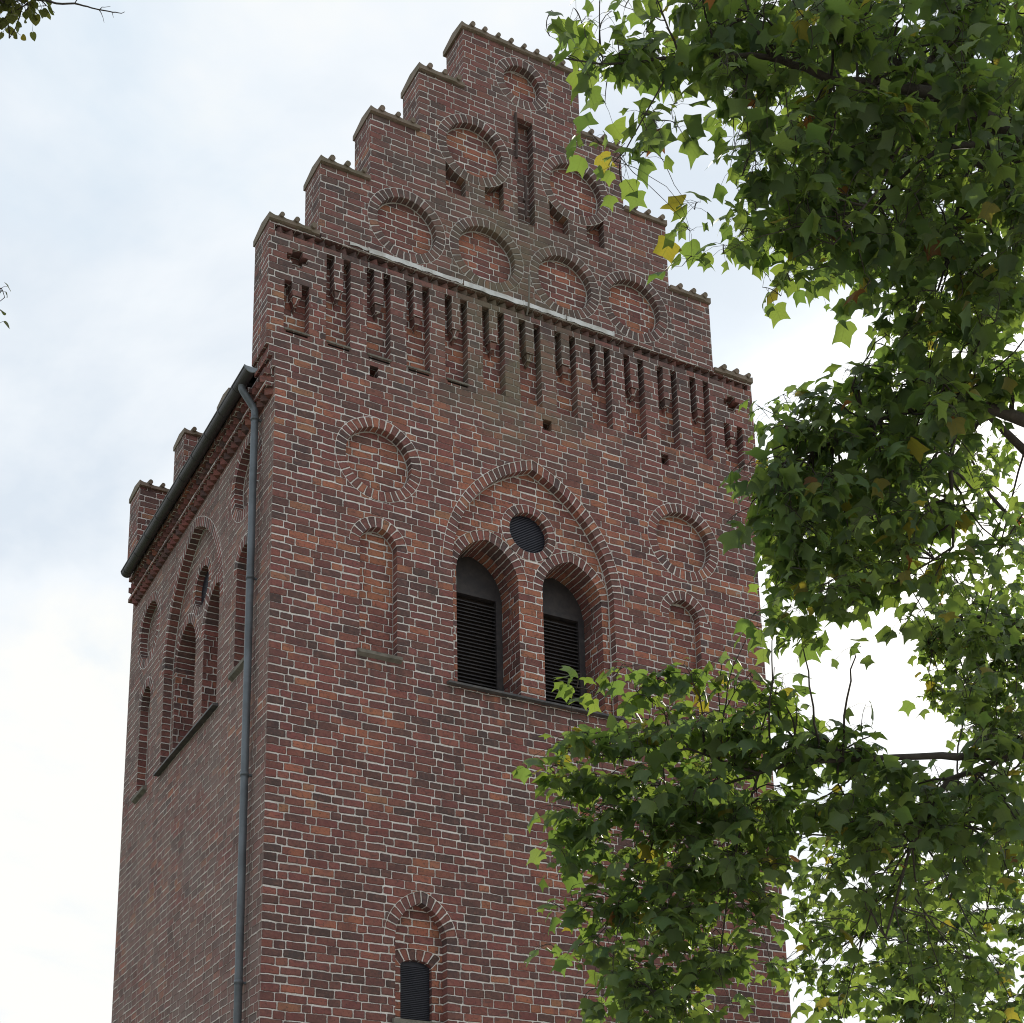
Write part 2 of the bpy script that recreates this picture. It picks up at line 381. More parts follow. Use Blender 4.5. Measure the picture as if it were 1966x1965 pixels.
def roundel(cx, cz, ro, fm, depth=.12, wallm=M_PANEL, seed=0, a0=0.0, a1=2 * pi):
    mb = MB(); n = 72
    if a1 - a0 >= 2 * pi - 1e-6:
        an = [2 * pi * k / n for k in range(n + 1)]
    else: an = [a0 + (a1 - a0) * k / n for k in range(n + 1)]
    ri = ro - RW
    outp = [(cx + ro * cos(q), cz + ro * sin(q)) for q in an]; inp = [(cx + ri * cos(q), cz + ri * sin(q)) for q in an]
    ring_strip(mb, outp, inp, fm, 0, seed); soffit(mb, inp, fm, 0, depth, outp, seed)
    planar(mb, circle(cx, cz, ri, n), [], fm, depth, wallm, lambda a, b: (a * SGN(fm) + seed * .37, b + .03 * (seed % 3)))
    fillet(mb, inp, cx, cz, fm, depth)
    return mb.build("blind_roundel", tower)

def blind_niche(cx, hw, sp, e, zb, fm, depth=.13, seed=0, sill=True, wallm=M_PANEL, jm=None):
    mb = MB(); inp = arc_pts(cx, hw, sp, e); outp = arc_pts(cx, hw + RW, sp, e)
    ring_strip(mb, outp, inp, fm, 0, seed); soffit(mb, inp, fm, 0, depth, outp, seed)
    for a in (cx - hw, cx + hw): jamb(mb, a, zb, sp, fm, 0, depth, jm)
    loop = arch_loop(cx, hw, sp, e, zb)
    planar(mb, loop, [], fm, depth, wallm, lambda a, b: (a * SGN(fm) + seed * .3, b)); flat(mb, cx - hw, cx + hw, zb, fm, 0, depth, M_STONE)
    fillet(mb, loop, cx, (sp + zb) / 2, fm, depth)
    # limewashed patch under the crown of the arch
    o = mb.build("blind_niche", tower)
    if sill:
        sb = MB(); x0, x1 = cx - hw - .03, cx + hw + .05
        pr = [(-.055, zb - .055), (-.06, zb - .015), (0, zb + .012), (depth - .02, zb + .03), (depth - .02, zb - .05), (.001, zb - .085)]
        for k in range(len(pr)):
            q, r = pr[k], pr[(k + 1) % len(pr)]
            sb.face([fm(x0, q[1], q[0]), fm(x1, q[1], q[0]), fm(x1, r[1], r[0]), fm(x0, r[1], r[0])], M_STONE)
        for x in (x0, x1): sb.face([fm(x, z, d) for d, z in pr], M_STONE)
        so2 = sb.build("sill", tower); adopt_sub(so2, o)
    return o
def adopt_sub(o, part):
    o.parent = part; o.matrix_parent_inverse = Matrix.Identity(4)
def niche_hole(cx, hw, sp, e, zb):
    """outline of a niche including its arch ring, to cut from the wall"""
    ap = arc_pts(cx, hw + RW, sp, e)
    return [(cx - hw, zb), (cx - hw, sp)] + ap + [(cx + hw, sp), (cx + hw, zb)]

def hslats(mb, x0, x1, z0, z1, fm, d, pitch, m):
    n = int((z1 - z0) / pitch)
    for k in range(n):
        z = z0 + k * pitch + .004 * sin(k * 12.9898 + x0 * 40)
        mb.face([fm(x0, z, d - .028), fm(x1, z, d - .028), fm(x1, z + pitch * .9, d + .028), fm(x0, z + pitch * .9, d + .028)], m)
        mb.face([fm(x0, z - .011, d - .028), fm(x1, z - .011, d - .028), fm(x1, z, d - .028), fm(x0, z, d - .028)], m)
        mb.face([fm(x0, z - .011, d - .028), fm(x1, z - .011, d - .028), fm(x1, z + pitch * .9 - .011, d + .028), fm(x0, z + pitch * .9 - .011, d + .028)], m)

def fbox(mb, a0, a1, z0, z1, d0, d1, fm, m):
    c = [(a, z, d) for a in (a0, a1) for z in (z0, z1) for d in (d0, d1)]
    for f in ((0, 1, 3, 2), (4, 6, 7, 5), (0, 4, 5, 1), (2, 3, 7, 6), (0, 2, 6, 4), (1, 5, 7, 3)):
        q = [c[i] for i in f]
        vx = max(p[0] for p in q) - min(p[0] for p in q) < 1e-9
        hz = max(p[1] for p in q) - min(p[1] for p in q) < 1e-9
        mb.face([fm(*p) for p in q], m, [((p[2] + a0) if vx else p[0] * SGN(fm), p[2] + .02 if hz else p[1]) for p in q])

def belfry(cx, sp, fm, seed, wallm, jm, louvred, oc):
    HW, E_, ZB = 1.338 - RW, .6, 10.15
    LS, LE, LH, REC, DEEP = sp, .11, .45, .13, .66
    mb = MB()
    inp = arc_pts(cx, HW, sp, E_, 26); outp = arc_pts(cx, HW + RW, sp, E_, 26)
    ring_strip(mb, outp, inp, fm, 0, seed); soffit(mb, inp, fm, 0, REC, outp, seed)
    for a in (cx - HW, cx + HW): jamb(mb, a, ZB, sp, fm, 0, REC, jm)
    ring2 = []
    lan = [cx - .63, cx + .63]
    holes = [niche_hole(c, LH, LS, LE, ZB) for c in lan] + [circle(cx, sp + .82, .29 + RW * .85, 48)]
    planar(mb, arch_loop(cx, HW, sp, E_, ZB, 26), holes, fm, REC, wallm)
    fillet(mb, arch_loop(cx, HW, sp, E_, ZB, 26), cx, sp, fm, REC)
    for k, c in enumerate(lan):
        ip = arc_pts(c, LH, LS, LE); op = arc_pts(c, LH + RW, LS, LE)
        ring_strip(mb, op, ip, fm, REC, seed + 3 + k)
        soffit(mb, ip, fm, REC, REC + .26, op, seed + 3 + k)
        ip2 = arc_pts(c, LH, LS, LE)
        soffit(mb, ip2, fm, REC + .26, DEEP, op, seed + 7 + k)
        for a in (c - LH, c + LH): jamb(mb, a, ZB, LS, fm, REC, DEEP, jm)
    # oculus
    an = [2 * pi * k / 48 for k in range(49)]; oz = sp + .82
    ip = [(cx + .29 * cos(q), oz + .29 * sin(q)) for q in an]; op = [(cx + (.29 + RW * .85) * cos(q), oz + (.29 + RW * .85) * sin(q)) for q in an]
    ring_strip(mb, op, ip, fm, REC, seed + 5); soffit(mb, ip, fm, REC, REC + .11, op, seed + 5)
    flat(mb, cx - HW, cx + HW, ZB, fm, 0, DEEP, M_SILL)
    o = mb.build("belfry_window", tower)
    for c in lan:
        lb = MB(); dl = DEEP - .02
        loop = arch_loop(c, LH, LS, LE, ZB)
        zt = sp + .02
        if louvred:
            # boarded head, frame and sloping slats
            planar(lb, [(c - LH, zt)] + arc_pts(c, LH, LS, LE) + [(c + LH, zt)], [], fm, dl - .03, M_WOOD) if zt < LS else None
            planar(lb, loop, [], fm, dl + .045, M_HOLE)
            hd = [p_ for p_ in arc_pts(c, LH, LS, LE) if p_[1] >= zt]
            planar(lb, [(c - LH + .001, zt)] + hd + [(c + LH - .001, zt)], [], fm, dl - .04, M_WOOD)
            fbox(lb, c - LH, c - LH + .09, ZB, zt, dl - .06, dl + .03, fm, M_WOOD)
            fbox(lb, c + LH - .09, c + LH, ZB, zt, dl - .06, dl + .03, fm, M_WOOD)
            fbox(lb, c - LH + .09, c + LH - .09, zt - .05, zt + .004, dl - .065, dl + .03, fm, M_WOOD)
            hslats(lb, c - LH + .09, c + LH - .09, ZB + .03, zt - .06, fm, dl - .01, .052, M_WOOD)
        else:
            planar(lb, loop, [], fm, dl, M_BOND)
        adopt_sub(lb.build("louvre" if louvred else "brick_infill", tower), o)
    gb = MB(); planar(gb, circle(cx, oz, .289, 40), [], fm, REC + .105, M_GRILLE)
    for k in range(-11, 12):
        z = oz + k * .025; h = .288 ** 2 - (z - oz) ** 2
        if h > .002: fbox(gb, cx - sqrt(h), cx + sqrt(h), z - .006, z + .006, REC + .085, REC + .1, fm, M_GRILLE)
    adopt_sub(gb.build("oculus_grille", tower), o)
    sb = MB(); x0, x1 = cx - HW - .10, cx + HW + .06
    pr = [(-.075, ZB - .035), (-.075, ZB - .008), (.10, ZB + .03), (.10, ZB - .015), (0.002, ZB - .035)]
    for k in range(len(pr)):
        q, r = pr[k], pr[(k + 1) % len(pr)]
        sb.face([fm(x0, q[1], q[0]), fm(x1, q[1], q[0]), fm(x1, r[1], r[0]), fm(x0, r[1], r[0])], M_SILL)
    for x in (x0, x1): sb.face([fm(x, z, d) for d, z in pr], M_SILL)
    adopt_sub(sb.build("sill", tower), o)
    return [(cx - HW, ZB), (cx - HW, sp)] + arc_pts(cx, HW + RW, sp, E_, 26) + [(cx + HW, sp), (cx + HW, ZB)]

def rect(x0, x1, z0, z1): return [(x0, z0), (x1, z0), (x1, z1), (x0, z1)]
def hole_box(mb, x0, x1, z0, z1, fm, depth, m=None, back=None):
    m = m or M_BOND
    for a in (x0, x1): jamb(mb, a, z0, z1, fm, 0, depth, m)
    for z in (z0, z1): flat(mb, x0, x1, z, fm, 0, depth, m)
    planar(mb, rect(x0, x1, z0, z1), [], fm, depth, back or m)

# ---- front: openings
fh = []
fh.append(belfry(3.595, 11.8, front, 1, M_PANEL, M_BOND, True, True))
E1 = (1.386, 12.999, .592); E2 = (5.98, 13.037, .592)
for k, (a, b_, r) in enumerate((E1, E2)):
    roundel(a, b_, r, front, seed=2 + k); fh.append(circle(a, b_, r, 72))
BN = [(1.385, .25, 11.77, .02, 10.33), (5.915, .25, 11.86, .02, 10.33)]
for k, q in enumerate(BN): blind_niche(*q, front, seed=4 + k); fh.append(niche_hole(*q))
# small pointed window near the foot
LW = (1.935, .33, 6.80, .16, 5.84)
mb = MB(); ip = arc_pts(*LW[:4]); op = arc_pts(LW[0], LW[1] + RW, LW[2], LW[3])
ring_strip(mb, op, ip, front, 0, 6); soffit(mb, ip, front, 0, .13, op, 6)
for a in (LW[0] - LW[1], LW[0] + LW[1]): jamb(mb, a, LW[4], LW[2], front, 0, .13)
gl = arch_loop(1.928, .2, 6.52, 0.0, 5.88, 8); gl = [(x, min(z, 6.52 + (z - 6.52) * .42)) for x, z in gl]
sg = [p_ for p_ in gl if p_[1] >= 6.52]; sgo = [(1.928 + (x - 1.928) * 1.55, 6.52 + (z - 6.52) * 1.0 + .135) for x, z in sg]
sgo[0] = (sgo[0][0], sgo[0][1] - .01); sgo[-1] = (sgo[-1][0], sgo[-1][1] - .01)
planar(mb, arch_loop(*LW), [gl[:1] + sg[:1] + sgo + sg[-1:] + gl[-1:]], front, .13, M_PANEL)
ring_strip(mb, sgo, sg, front, .13, 11); soffit(mb, sg, front, .13, .2, None, 11)
for a in (1.728, 2.128): jamb(mb, a, 5.88, 6.52, front, .13, .2)
flat(mb, 1.728, 2.128, 5.88, front, .13, .2, M_STONE); flat(mb, LW[0] - LW[1], LW[0] + LW[1], LW[4], front, 0, .13, M_STONE)
lowwin = mb.build("pointed_window", tower)
gb = MB(); planar(gb, gl, [], front, .195, M_GRILLE)
k = 0
while 5.9 + k * .022 < 6.56:
    z = 5.9 + k * .022; fbox(gb, 1.735, 2.121, z - .004, z + .004, .178, .19, front, M_GRILLE); k += 1
adopt_sub(gb.build("window_grille", tower), lowwin)
sb = MB(); fbox(sb, LW[0] - LW[1] - .04, LW[0] + LW[1] + .02, 5.77, 5.845, -.05, .12, front, M_STONE)
adopt_sub(sb.build("sill", tower), lowwin)
fh.append(niche_hole(*LW))

# ---- left side: openings (its own, slightly lower set)
lh = []
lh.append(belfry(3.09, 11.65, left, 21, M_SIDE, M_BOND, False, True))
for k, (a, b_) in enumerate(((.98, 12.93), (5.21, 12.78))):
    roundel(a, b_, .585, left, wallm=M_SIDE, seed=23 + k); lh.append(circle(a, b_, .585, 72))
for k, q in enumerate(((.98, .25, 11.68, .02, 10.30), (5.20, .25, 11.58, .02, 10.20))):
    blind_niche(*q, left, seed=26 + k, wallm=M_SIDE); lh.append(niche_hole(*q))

# ---- the four walls
mb = MB()
planar(mb, rect(0, W, 0, SPLIT), fh, front, 0, M_BOND)
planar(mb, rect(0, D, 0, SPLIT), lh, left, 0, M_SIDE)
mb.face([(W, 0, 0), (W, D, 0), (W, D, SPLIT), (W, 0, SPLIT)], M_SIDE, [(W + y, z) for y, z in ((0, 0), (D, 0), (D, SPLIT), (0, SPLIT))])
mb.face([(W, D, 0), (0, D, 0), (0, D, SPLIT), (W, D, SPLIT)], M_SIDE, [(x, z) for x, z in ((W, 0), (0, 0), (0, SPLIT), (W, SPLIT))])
mb.build("wall", tower)

# ---- stepped gables
SX = [-OV, .543, 1.247, 1.972, 2.668]; SZ = [16.02, 17.17, 18.285, 19.33, 20.385]
def steps(SZ):
  lf = [(0, SPLIT), (-.045, SPLIT), (-.045, 14.05), (-.09, 14.05), (-.09, 14.2), (-OV, 14.2)]
  for i in range(5):
    lf += [(SX[i], SZ[i])] + ([(SX[i + 1], SZ[i])] if i < 4 else [])
  return lf + [(W - x, z) for x, z in lf[::-1]]
SZB = [z - .58 - .15 * (i > 1) for i, z in enumerate(SZ)]

gh = []                                             # openings cut in the front gable
gm = MB()
G0, PITCH, RWID = .65, .5603, .335
niches = [(G0 + PITCH * k, 14.5, 15.8, 15.30) for k in range(11)] + [(.088, 14.5, 15.21, 15.02), (W - .088 - RWID, 14.5, 15.21, 15.02)]
for x0, z0, z1, zp in niches:
    nb = MB(); hole_box(nb, x0, x0 + RWID, z0, z1, front, .15, M_BOND, M_PANEL); gh.append(rect(x0, x0 + RWID, z0, z1))
    si = round((x0 - G0) / PITCH, 2)
    if si in (0, 1, 2, 3) or x0 < .1:
        a, b_ = (x0 + .03, x0 + RWID - .01); zs = 14.437 + .006 * sin(x0 * 9)
        hole_box(nb, a, b_, zs, zs + .026, front, .1, M_HOLE, M_HOLE); gh.append(rect(a, b_, zs, zs + .026))
        fbox(nb, a - .02, b_ + .02, 14.474, 14.499, -.016, .15, front, M_STONE)
    no = nb.build("frieze_niche", tower)
    pb = MB(); a, b_ = x0 + .105, x0 + .232
    zt = z1 - .002
    for q in ([(a, 0, zp), (b_, 0, zp), (b_, 0, zt), (a, 0, zt)],):
        pb.face(q, M_BOND, [(p_[0], p_[2]) for p_ in q])
    for a_ in (a, b_): jamb(pb, a_, zp, zt, front, 0, .149)
    flat(pb, a, b_, zp, front, 0, .149, M_BOND)
    # carved brick under the hanging pier
    c0, c1_ = a + .012, b_ - .012; zb = zp - .17
    v = [(c0, .012, zp - .012), (c1_, .012, zp - .012), (c1_, .149, zp - .012), (c0, .149, zp - .012), (c0 + .02, .035, zp - .10), (c1_ - .02, .035, zp - .10), ((c0 + c1_) / 2, .149, zb)]
    for f in ((0, 1, 2, 3), (0, 1, 5, 4), (0, 4, 6, 3), (1, 2, 6, 5), (4, 5, 6)):
        pb.face([v[i] for i in f], M_BOND, [(v[i][0] + v[i][1], v[i][2]) for i in f])
    adopt_sub(pb.build("pendant", tower), no)
for cxx in (.254, W - .254):                        # stepped crosses above the outer niches
    hz = .065
    cr = [(-.07, -.13), (.07, -.13), (.07, -.05), (.14, -.05), (.14, .05), (.07, .05), (.07, .13), (-.07, .13), (-.07, .05), (-.14, .05), (-.14, -.05), (-.07, -.05)]
    lp = [(cxx + x, 15.575 + z) for x, z in cr]; gh.append(lp)
    nb = MB()
    for i in range(12):
        q, r = lp[i], lp[(i + 1) % 12]
        nb.face([front(*q, 0), front(*r, 0), front(*r, .15), front(*q, .15)], M_BOND, [(q[0], q[1]), (r[0], r[1]), (r[0] + .15, r[1] + .02), (q[0] + .15, q[1] + .02)])
    planar(nb, lp, [], front, .15, M_BOND); nb.build("cross_recess", tower)
for x0, x1, z0, z1 in ((1.255, 1.375, 14.17, 14.335), (3.785, 3.92, 14.165, 14.33), (5.685, 5.81, 14.19, 14.36)):
    nb = MB(); hole_box(nb, x0, x1, z0, z1, front, .3, M_BOND, M_HOLE); gh.append(rect(x0, x1, z0, z1)); nb.build("putlog_hole", tower)
ROUND = [(1.785, 16.672, .572), (2.985, 16.668, .576), (4.215, 16.655, .57), (5.365, 16.668, .575), (2.818, 18.335, .578), (4.455, 18.325, .574), (3.615, 19.84, .44)]
for k, (a, b_, r) in enumerate(ROUND):
    roundel(a, b_, r, front, seed=30 + k); gh.append(circle(a, b_, r, 72))
nb = MB(); hole_box(nb, 3.49, 3.765, 17.42, 19.2, front, .15); gh.append(rect(3.49, 3.765, 17.42, 19.2)); nb.build("slot_niche", tower)
for a, b_, r in ROUND[4:6]:                         # pairs of little niches under the two upper roundels
    for x0, x1 in ((a - .45, a - .145), (a + .155, a + .45)):
        zb = 17.48; top = []
        for k in range(9):
            x = x0 + (x1 - x0) * k / 8; top.append((x, b_ - sqrt(max((r + .001) ** 2 - (x - a) ** 2, 0))))
        lp = [(x0, zb)] + top + [(x1, zb)]
        gh.append(lp); nb = MB()
        for a_, zt in ((x0, top[0][1]), (x1, top[-1][1])): jamb(nb, a_, zb, zt, front, 0, .14)
        soffit(nb, top, front, 0, .14, None, 3); flat(nb, x0, x1, zb, front, 0, .14, M_BOND)
        planar(nb, lp, [], front, .14, M_PANEL); nb.build("small_niche", tower)
# the tooth course under the gable band is a recess with bricks laid cornerwise in it
TZ0, TZ1 = 15.885, 15.985
gh.append(rect(-.06, W + .06, TZ0, TZ1))
tb = MB(); hole_box(tb, -.06, W + .06, TZ0, TZ1, front, .085, M_BOND)
x = -.05; tk = 3
while x < W - .05:
    q = [(x, .08), (x + .07, -.008), (x + .14, .08)]
    for (xa, ya), (xb, yb) in ((q[0], q[1]), (q[1], q[2])):
        tb.face([(xa, ya, TZ0 + .001), (xb, yb, TZ0 + .001), (xb, yb, TZ1 - .014), (xa, ya, TZ1 - .014)], M_RING,
                [(.04, tk * .09 + .025), (.12, tk * .09 + .025), (.12, tk * .09 + .065), (.04, tk * .09 + .065)])
    for zz_ in (TZ1 - .014, TZ0 + .001): tb.face([(*p_, zz_) for p_ in q], M_RING, [(.05, tk * .09 + .03), (.08, tk * .09 + .06), (.11, tk * .09 + .03)])
    x += .1465; tk += 1
tb.build("tooth_course", tower)
# projecting course over it, broken where the first steps begin, with a lead flashing
tb = MB(); tb.box(.56, W - .56, -.032, -.002, 15.99, 16.062, M_BOND, 'b'); tb.build("band_course", tower)
tb = MB()
for a, b_, lo, yy in ((.95, 1.22, 16.028, 0), (1.222, 1.99, 16.002, .004), (1.995, 2.58, 16.012, -.003), (2.60, 3.52, 15.996, .003), (3.525, 4.18, 16.006, 0), (4.20, 4.96, 15.999, .004)):
    n = 7
    for k in range(n):
        p0, p1 = a + (b_ - a) * k / n, a + (b_ - a) * (k + 1) / n
        l0, l1 = lo + .007 * sin(p0 * 31), lo + .007 * sin(p1 * 31); o0, o1 = -.043 - yy + .004 * sin(p0 * 17), -.043 - yy + .004 * sin(p1 * 17)
        tb.face([(p0, o0, l0), (p1, o1, l1), (p1, o1, 16.072), (p0, o0, 16.072)], M_LEAD)
        tb.face([(p0, o0, 16.072), (p1, o1, 16.072), (p1, -.001, 16.09), (p0, -.001, 16.09)], M_LEAD)
    tb.box(b_ - .012, b_ + .003, -.053 - yy, -.04, lo + .004, 16.076, M_LEAD)
tb.build("lead_flashing", tower)

def gable(y0, y1, holes, m, outline):
    mb = MB()
    fr = lambda a, b_, d: (a, d, b_)
    planar(mb, outline, holes, front, y0, m) if holes else planar(mb, outline, [], front, y0, m)
    planar(mb, outline, [], front, y1, m)
    n = len(outline)
    for i in range(n - 1):
        (xa, za), (xb, zb) = outline[i], outline[i + 1]
        if abs(xa - xb) < 1e-9: uv = [(-y0 + xa, za), (-y0 + xa, zb), (-y1 + xa, zb), (-y1 + xa, za)]
        else: uv = [(xa, y0), (xb, y0), (xb, y1), (xa, y1)]
        mb.face([(xa, y0, za), (xb, y0, zb), (xb, y1, zb), (xa, y1, za)], m, uv)
    return mb.build("gable", tower)
gable(0, TH, gh, M_BOND, steps(SZ))
gable(D - TH, D, [], M_BOND, steps(SZB))

def coping(x0, x1, z, y0, horn0, horn1, rnd):
    """saddle of tiles over one gable step: pan tiles with upturned ends, half-round cover tiles between them"""
    mb = MB(); yf, yr, yb = y0 - .045, y0 + TH / 2, y0 + TH + .045
    n = max(8, int((x1 - x0) / .025)); lo = 0.0
    nk = max(2, round((x1 - x0) / .225)); kn = [x0 + (x1 - x0) * (k + .75) / (nk + .25) for k in range(nk)]
    jit = [(rnd.uniform(-.007, .009), rnd.uniform(-.012, .010), rnd.uniform(-.006, .006)) for _ in range(nk + 2)]
    def seg(x): return jit[sum(1 for q in kn if q < x)]
    def top(x):
        h = .062 + seg(x)[0]
        g = min([abs(x - q) for q in kn]); h += .022 * max(0, 1 - g / .07)
        if horn0: h += .030 * max(0, 1 - (x - x0) / .12) ** 2
        if horn1: h += .030 * max(0, 1 - (x1 - x) / .12) ** 2
        return h
    xs = [x0 + (x1 - x0) * k / n for k in range(n + 1)]
    def sec(x):
        h = top(x); e_, l_ = seg(x)[1:]; return [(yf + .03, z + .004), (yf + e_, z + .008 + l_), (yf + e_, z + h), (yr, z + h + .055), (yb, z + h), (yb, z + .012), (yb - .03, z + .004)]
    for a, b_ in zip(xs, xs[1:]):
        A, B = sec(a), sec(b_)
        for i in range(len(A)):
            j = (i + 1) % len(A)
            mb.face([(a, *A[i]), (b_, *B[i]), (b_, *B[j]), (a, *A[j])], M_TILE)
    for x in (x0, x1): mb.face([(x, *q) for q in sec(x)], M_TILE)
    for q in kn:
        q += rnd.uniform(-.012, .012); r = rnd.uniform(.031, .040); zt = z + .09
        pts = [(q, yf - .035, zt - .006), (q, yf + .05, zt + .012), (q, yr, zt + .055), (q, yb - .05, zt + .012), (q, yb + .03, zt - .006)]
        mb.tube(pts, [r, r, r * .95, r, r], M_TILE, 9)
    return mb.build("coping", tower)
rnd = random.Random(5)
for y0, SZ in ((0, SZ), (D - TH, SZB)):
    for i in range(4):
        coping(SX[i] - .014, SX[i + 1] - .003, SZ[i], y0, True, False, rnd)
        coping(W - SX[i + 1] + .003, W - SX[i] + .014, SZ[i], y0, False, True, rnd)
    coping(SX[4] - .035, W - SX[4] + .035, SZ[4], y0, True, True, rnd)

# ---- roof between the gables
mb = MB(); ey, rz = -.28, 19.0
for s in (0, 1):
    f = (lambda x: x) if s == 0 else (lambda x: W - x)
    mb.face([(f(ey), TH + .002, 13.98), (f(ey), D - TH - .002, 13.98), (f(CX), D - TH - .002, rz), (f(CX), TH + .002, rz)], M_ROOF)
    mb.face([(f(ey), TH + .002, 13.955), (f(ey), D - TH - .002, 13.955), (f(.3), D - TH - .002, 13.955), (f(.3), TH + .002, 13.955)], M_WOOD)
mb.build("roof", tower)

# ---- eaves cornice on the left side: two tooth courses and plain courses stepping out
for side in (0, 1):
    sgn = -1 if side == 0 else 1; X0 = 0 if side == 0 else W
    mb = MB()
    def run(p0, p1, z0, z1, m=M_BOND, y0=.06, y1=D - .06):
        xa, xb = X0 + sgn * p0, X0 + sgn * p1
        mb.box(min(xa, xb), max(xa, xb), y0, y1, z0, z1, m)
    def teeth(pin, pout, z0, z1):
        y = .08; tk = int(z0 * 90)
        while y < D - .2:
            q = [(X0 + sgn * pin, y), (X0 + sgn * pout, y + .065), (X0 + sgn * pin, y + .13)]
            for a, b_ in ((0, 1), (1, 2)):
                mb.face([(*q[a], z0), (*q[b_], z0), (*q[b_], z1), (*q[a], z1)], M_RING, [(.04, tk * .09 + .025), (.12, tk * .09 + .025), (.12, tk * .09 + .065), (.04, tk * .09 + .065)])
            for zz_ in (z0, z1): mb.face([(*p_, zz_) for p_ in q], M_RING, [(.05, tk * .09 + .03), (.08, tk * .09 + .06), (.11, tk * .09 + .03)])
            tk += 1
            y += .138
    teeth(.001, .085, 13.56, 13.655)
    run(.001, .10, 13.658, 13.72)
    run(.001, .03, 13.723, 13.80)
    teeth(.03, .15, 13.728, 13.815)
    run(.001, .18, 13.82, 13.895, y0=.53, y1=D - .53)
    run(.001, .12, 13.82, 13.895, y0=.0605, y1=.529)
    mb.build("eaves_cornice", tower)

# ---- gutter and downpipe
GXc, GZ, GR = -.262, 13.915, .078
for side in (0,):
    mb = MB(); ys = [.30 + (D - .85) * k / 40 for k in range(41)]
    prof = [(GXc + GR * cos(q), GZ + GR * sin(q)) for q in [pi + pi * k / 12 for k in range(13)]]
    prof2 = [(GXc + (GR - .006) * cos(q), GZ + (GR - .006) * sin(q)) for q in [pi + pi * k / 12 for k in range(13)]]
    y0, y1 = .16, D - .50
    for pr in (prof, prof2):
        for a, b_ in zip(pr, pr[1:]): mb.face([(a[0], y0, a[1]), (a[0], y1, a[1]), (b_[0], y1, b_[1]), (b_[0], y0, b_[1])], M_GUT)
    mb.tube([(GXc - GR, y0, GZ), (GXc - GR, y1, GZ)], .011, M_GUT, 8)
    gut = mb.build("gutter", tower, True)
    k = 0; y = .62
    while y < y1 - .1:                              # soldered joints and brackets
        jb = MB(); q0 = [(GXc + (GR + .005) * cos(q), GZ + (GR + .005) * sin(q)) for q in [pi + pi * i / 12 for i in range(13)]]
        for a, b_ in zip(q0, q0[1:]):
            jb.face([(a[0], y, a[1]), (a[0], y + .022, a[1]), (b_[0], y + .022, b_[1]), (b_[0], y, b_[1])], M_GUT)
        jb.face([(x_, y, z_) for x_, z_ in q0 + prof[::-1]], M_GUT)
        adopt_sub(jb.build("gutter_bracket", tower, True), gut); y += .55
    for yy in (y0 - .002, y1 + .002):
        eb = MB(); eb.face([(x_, yy, z_) for x_, z_ in [(GXc + (GR + .004) * cos(q), GZ + (GR + .004) * sin(q)) for q in [pi + pi * i / 16 for i in range(17)]]], M_CAP)
        eb.tube([(GXc + (GR + .002) * cos(q), yy, GZ + (GR + .002) * sin(q)) for q in [pi + pi * i / 16 for i in range(17)]], .006, M_CAP, 6)
        adopt_sub(eb.build("end_cap", tower), gut)
PXc, PYc, PR = -.085, .475, .046
mb = MB()
path = [(GXc, PYc, 13.87), (GXc, PYc, 13.80), (GXc + .02, PYc, 13.765), (PXc - .03, PYc, 13.595), (PXc - .004, PYc, 13.55), (PXc, PYc, 13.5), (PXc, PYc, 8.0), (PXc, PYc, 0.1)]
mb.tube(path, PR, M_ZINC, 20); pipe = mb.build("downpipe", tower, True)
for z in (13.42, 11.22, 8.68, 6.20, 3.7, 1.2):
    jb = MB(); jb.tube([(PXc, PYc, z - .022), (PXc, PYc, z - .0215), (PXc, PYc, z + .0215), (PXc, PYc, z + .022)], [PR + .001, PR + .006, PR + .006, PR + .001], M_ZINC, 20, False)
    jb.tube([(PXc, PYc, z - .036), (PXc, PYc, z - .035), (PXc, PYc, z - .029), (PXc, PYc, z - .028)], [PR + .001, PR + .004, PR + .004, PR + .001], M_ZINC, 20, False)
    jb.box(PXc + PR - .005, -.001, PYc - .012, PYc + .012, z - .012, z + .012, M_ZINC)
    adopt_sub(jb.build("pipe_collar", tower, True), pipe)

# ---- iron anchors at the slot and the thin rod over the band
for x0, z0, z1 in ((3.478, 18.46, 19.24), (3.60, 17.48, 18.17)):
    mb = MB(); mb.tube([(x0, -.025, z0), (x0 + .01, -.03, (z0 + z1) / 2), (x0, -.025, z1)], .02, M_IRON, 8)
    mb.box(x0 - .03, x0 + .03, -.045, .0, z0 + .3 - .02, z0 + .3 + .02, M_IRON); mb.build("wall_anchor", tower)
mb = MB(); mb.tube([(3.60, -.06, 16.50), (3.59, -.075, 16.25), (3.575, -.07, 15.98), (3.57, -.02, 15.88)], .013, M_STONE, 8); mb.build("conductor_rod", tower)

# ------------------------------------------------------------------ ground
m, t, b, o = newmat("churchyard_grass")
pos = t.new('ShaderNodeNewGeometry').outputs['Position']
t.l.new(t.ramp(t.noise(pos, .8, 6, .65), [(.3, (.035, .055, .018)), (.55, (.06, .085, .028)), (.75, (.11, .10, .05))]), b.inputs['Base Color'])
b.inputs['Roughness'].default_value = .95
bp = t.new('ShaderNodeBump'); bp.inputs['Distance'].default_value = .05; t.l.new(t.noise(pos, 30, 4, .7), bp.inputs['Height']); t.l.new(bp.outputs[0], b.inputs['Normal'])
mb = MB(); mb.face([(-700, -700, 0), (700, -700, 0), (700, 700, 0), (-700, 700, 0)], m); structure(mb.build("ground"))
mg = simple("pale_bounce_gravel", (.46, .43, .38), .95, col2=(.36, .33, .29), nscale=14, bump=.01, bscale=120)
mb = MB(); mb.box(-26, W + 24, -34, -.002, .0, .004, mg, 'd'); structure(mb.build("gravel_bounce"))  # unseen gravel sheet, added wide and pale to bounce light upward

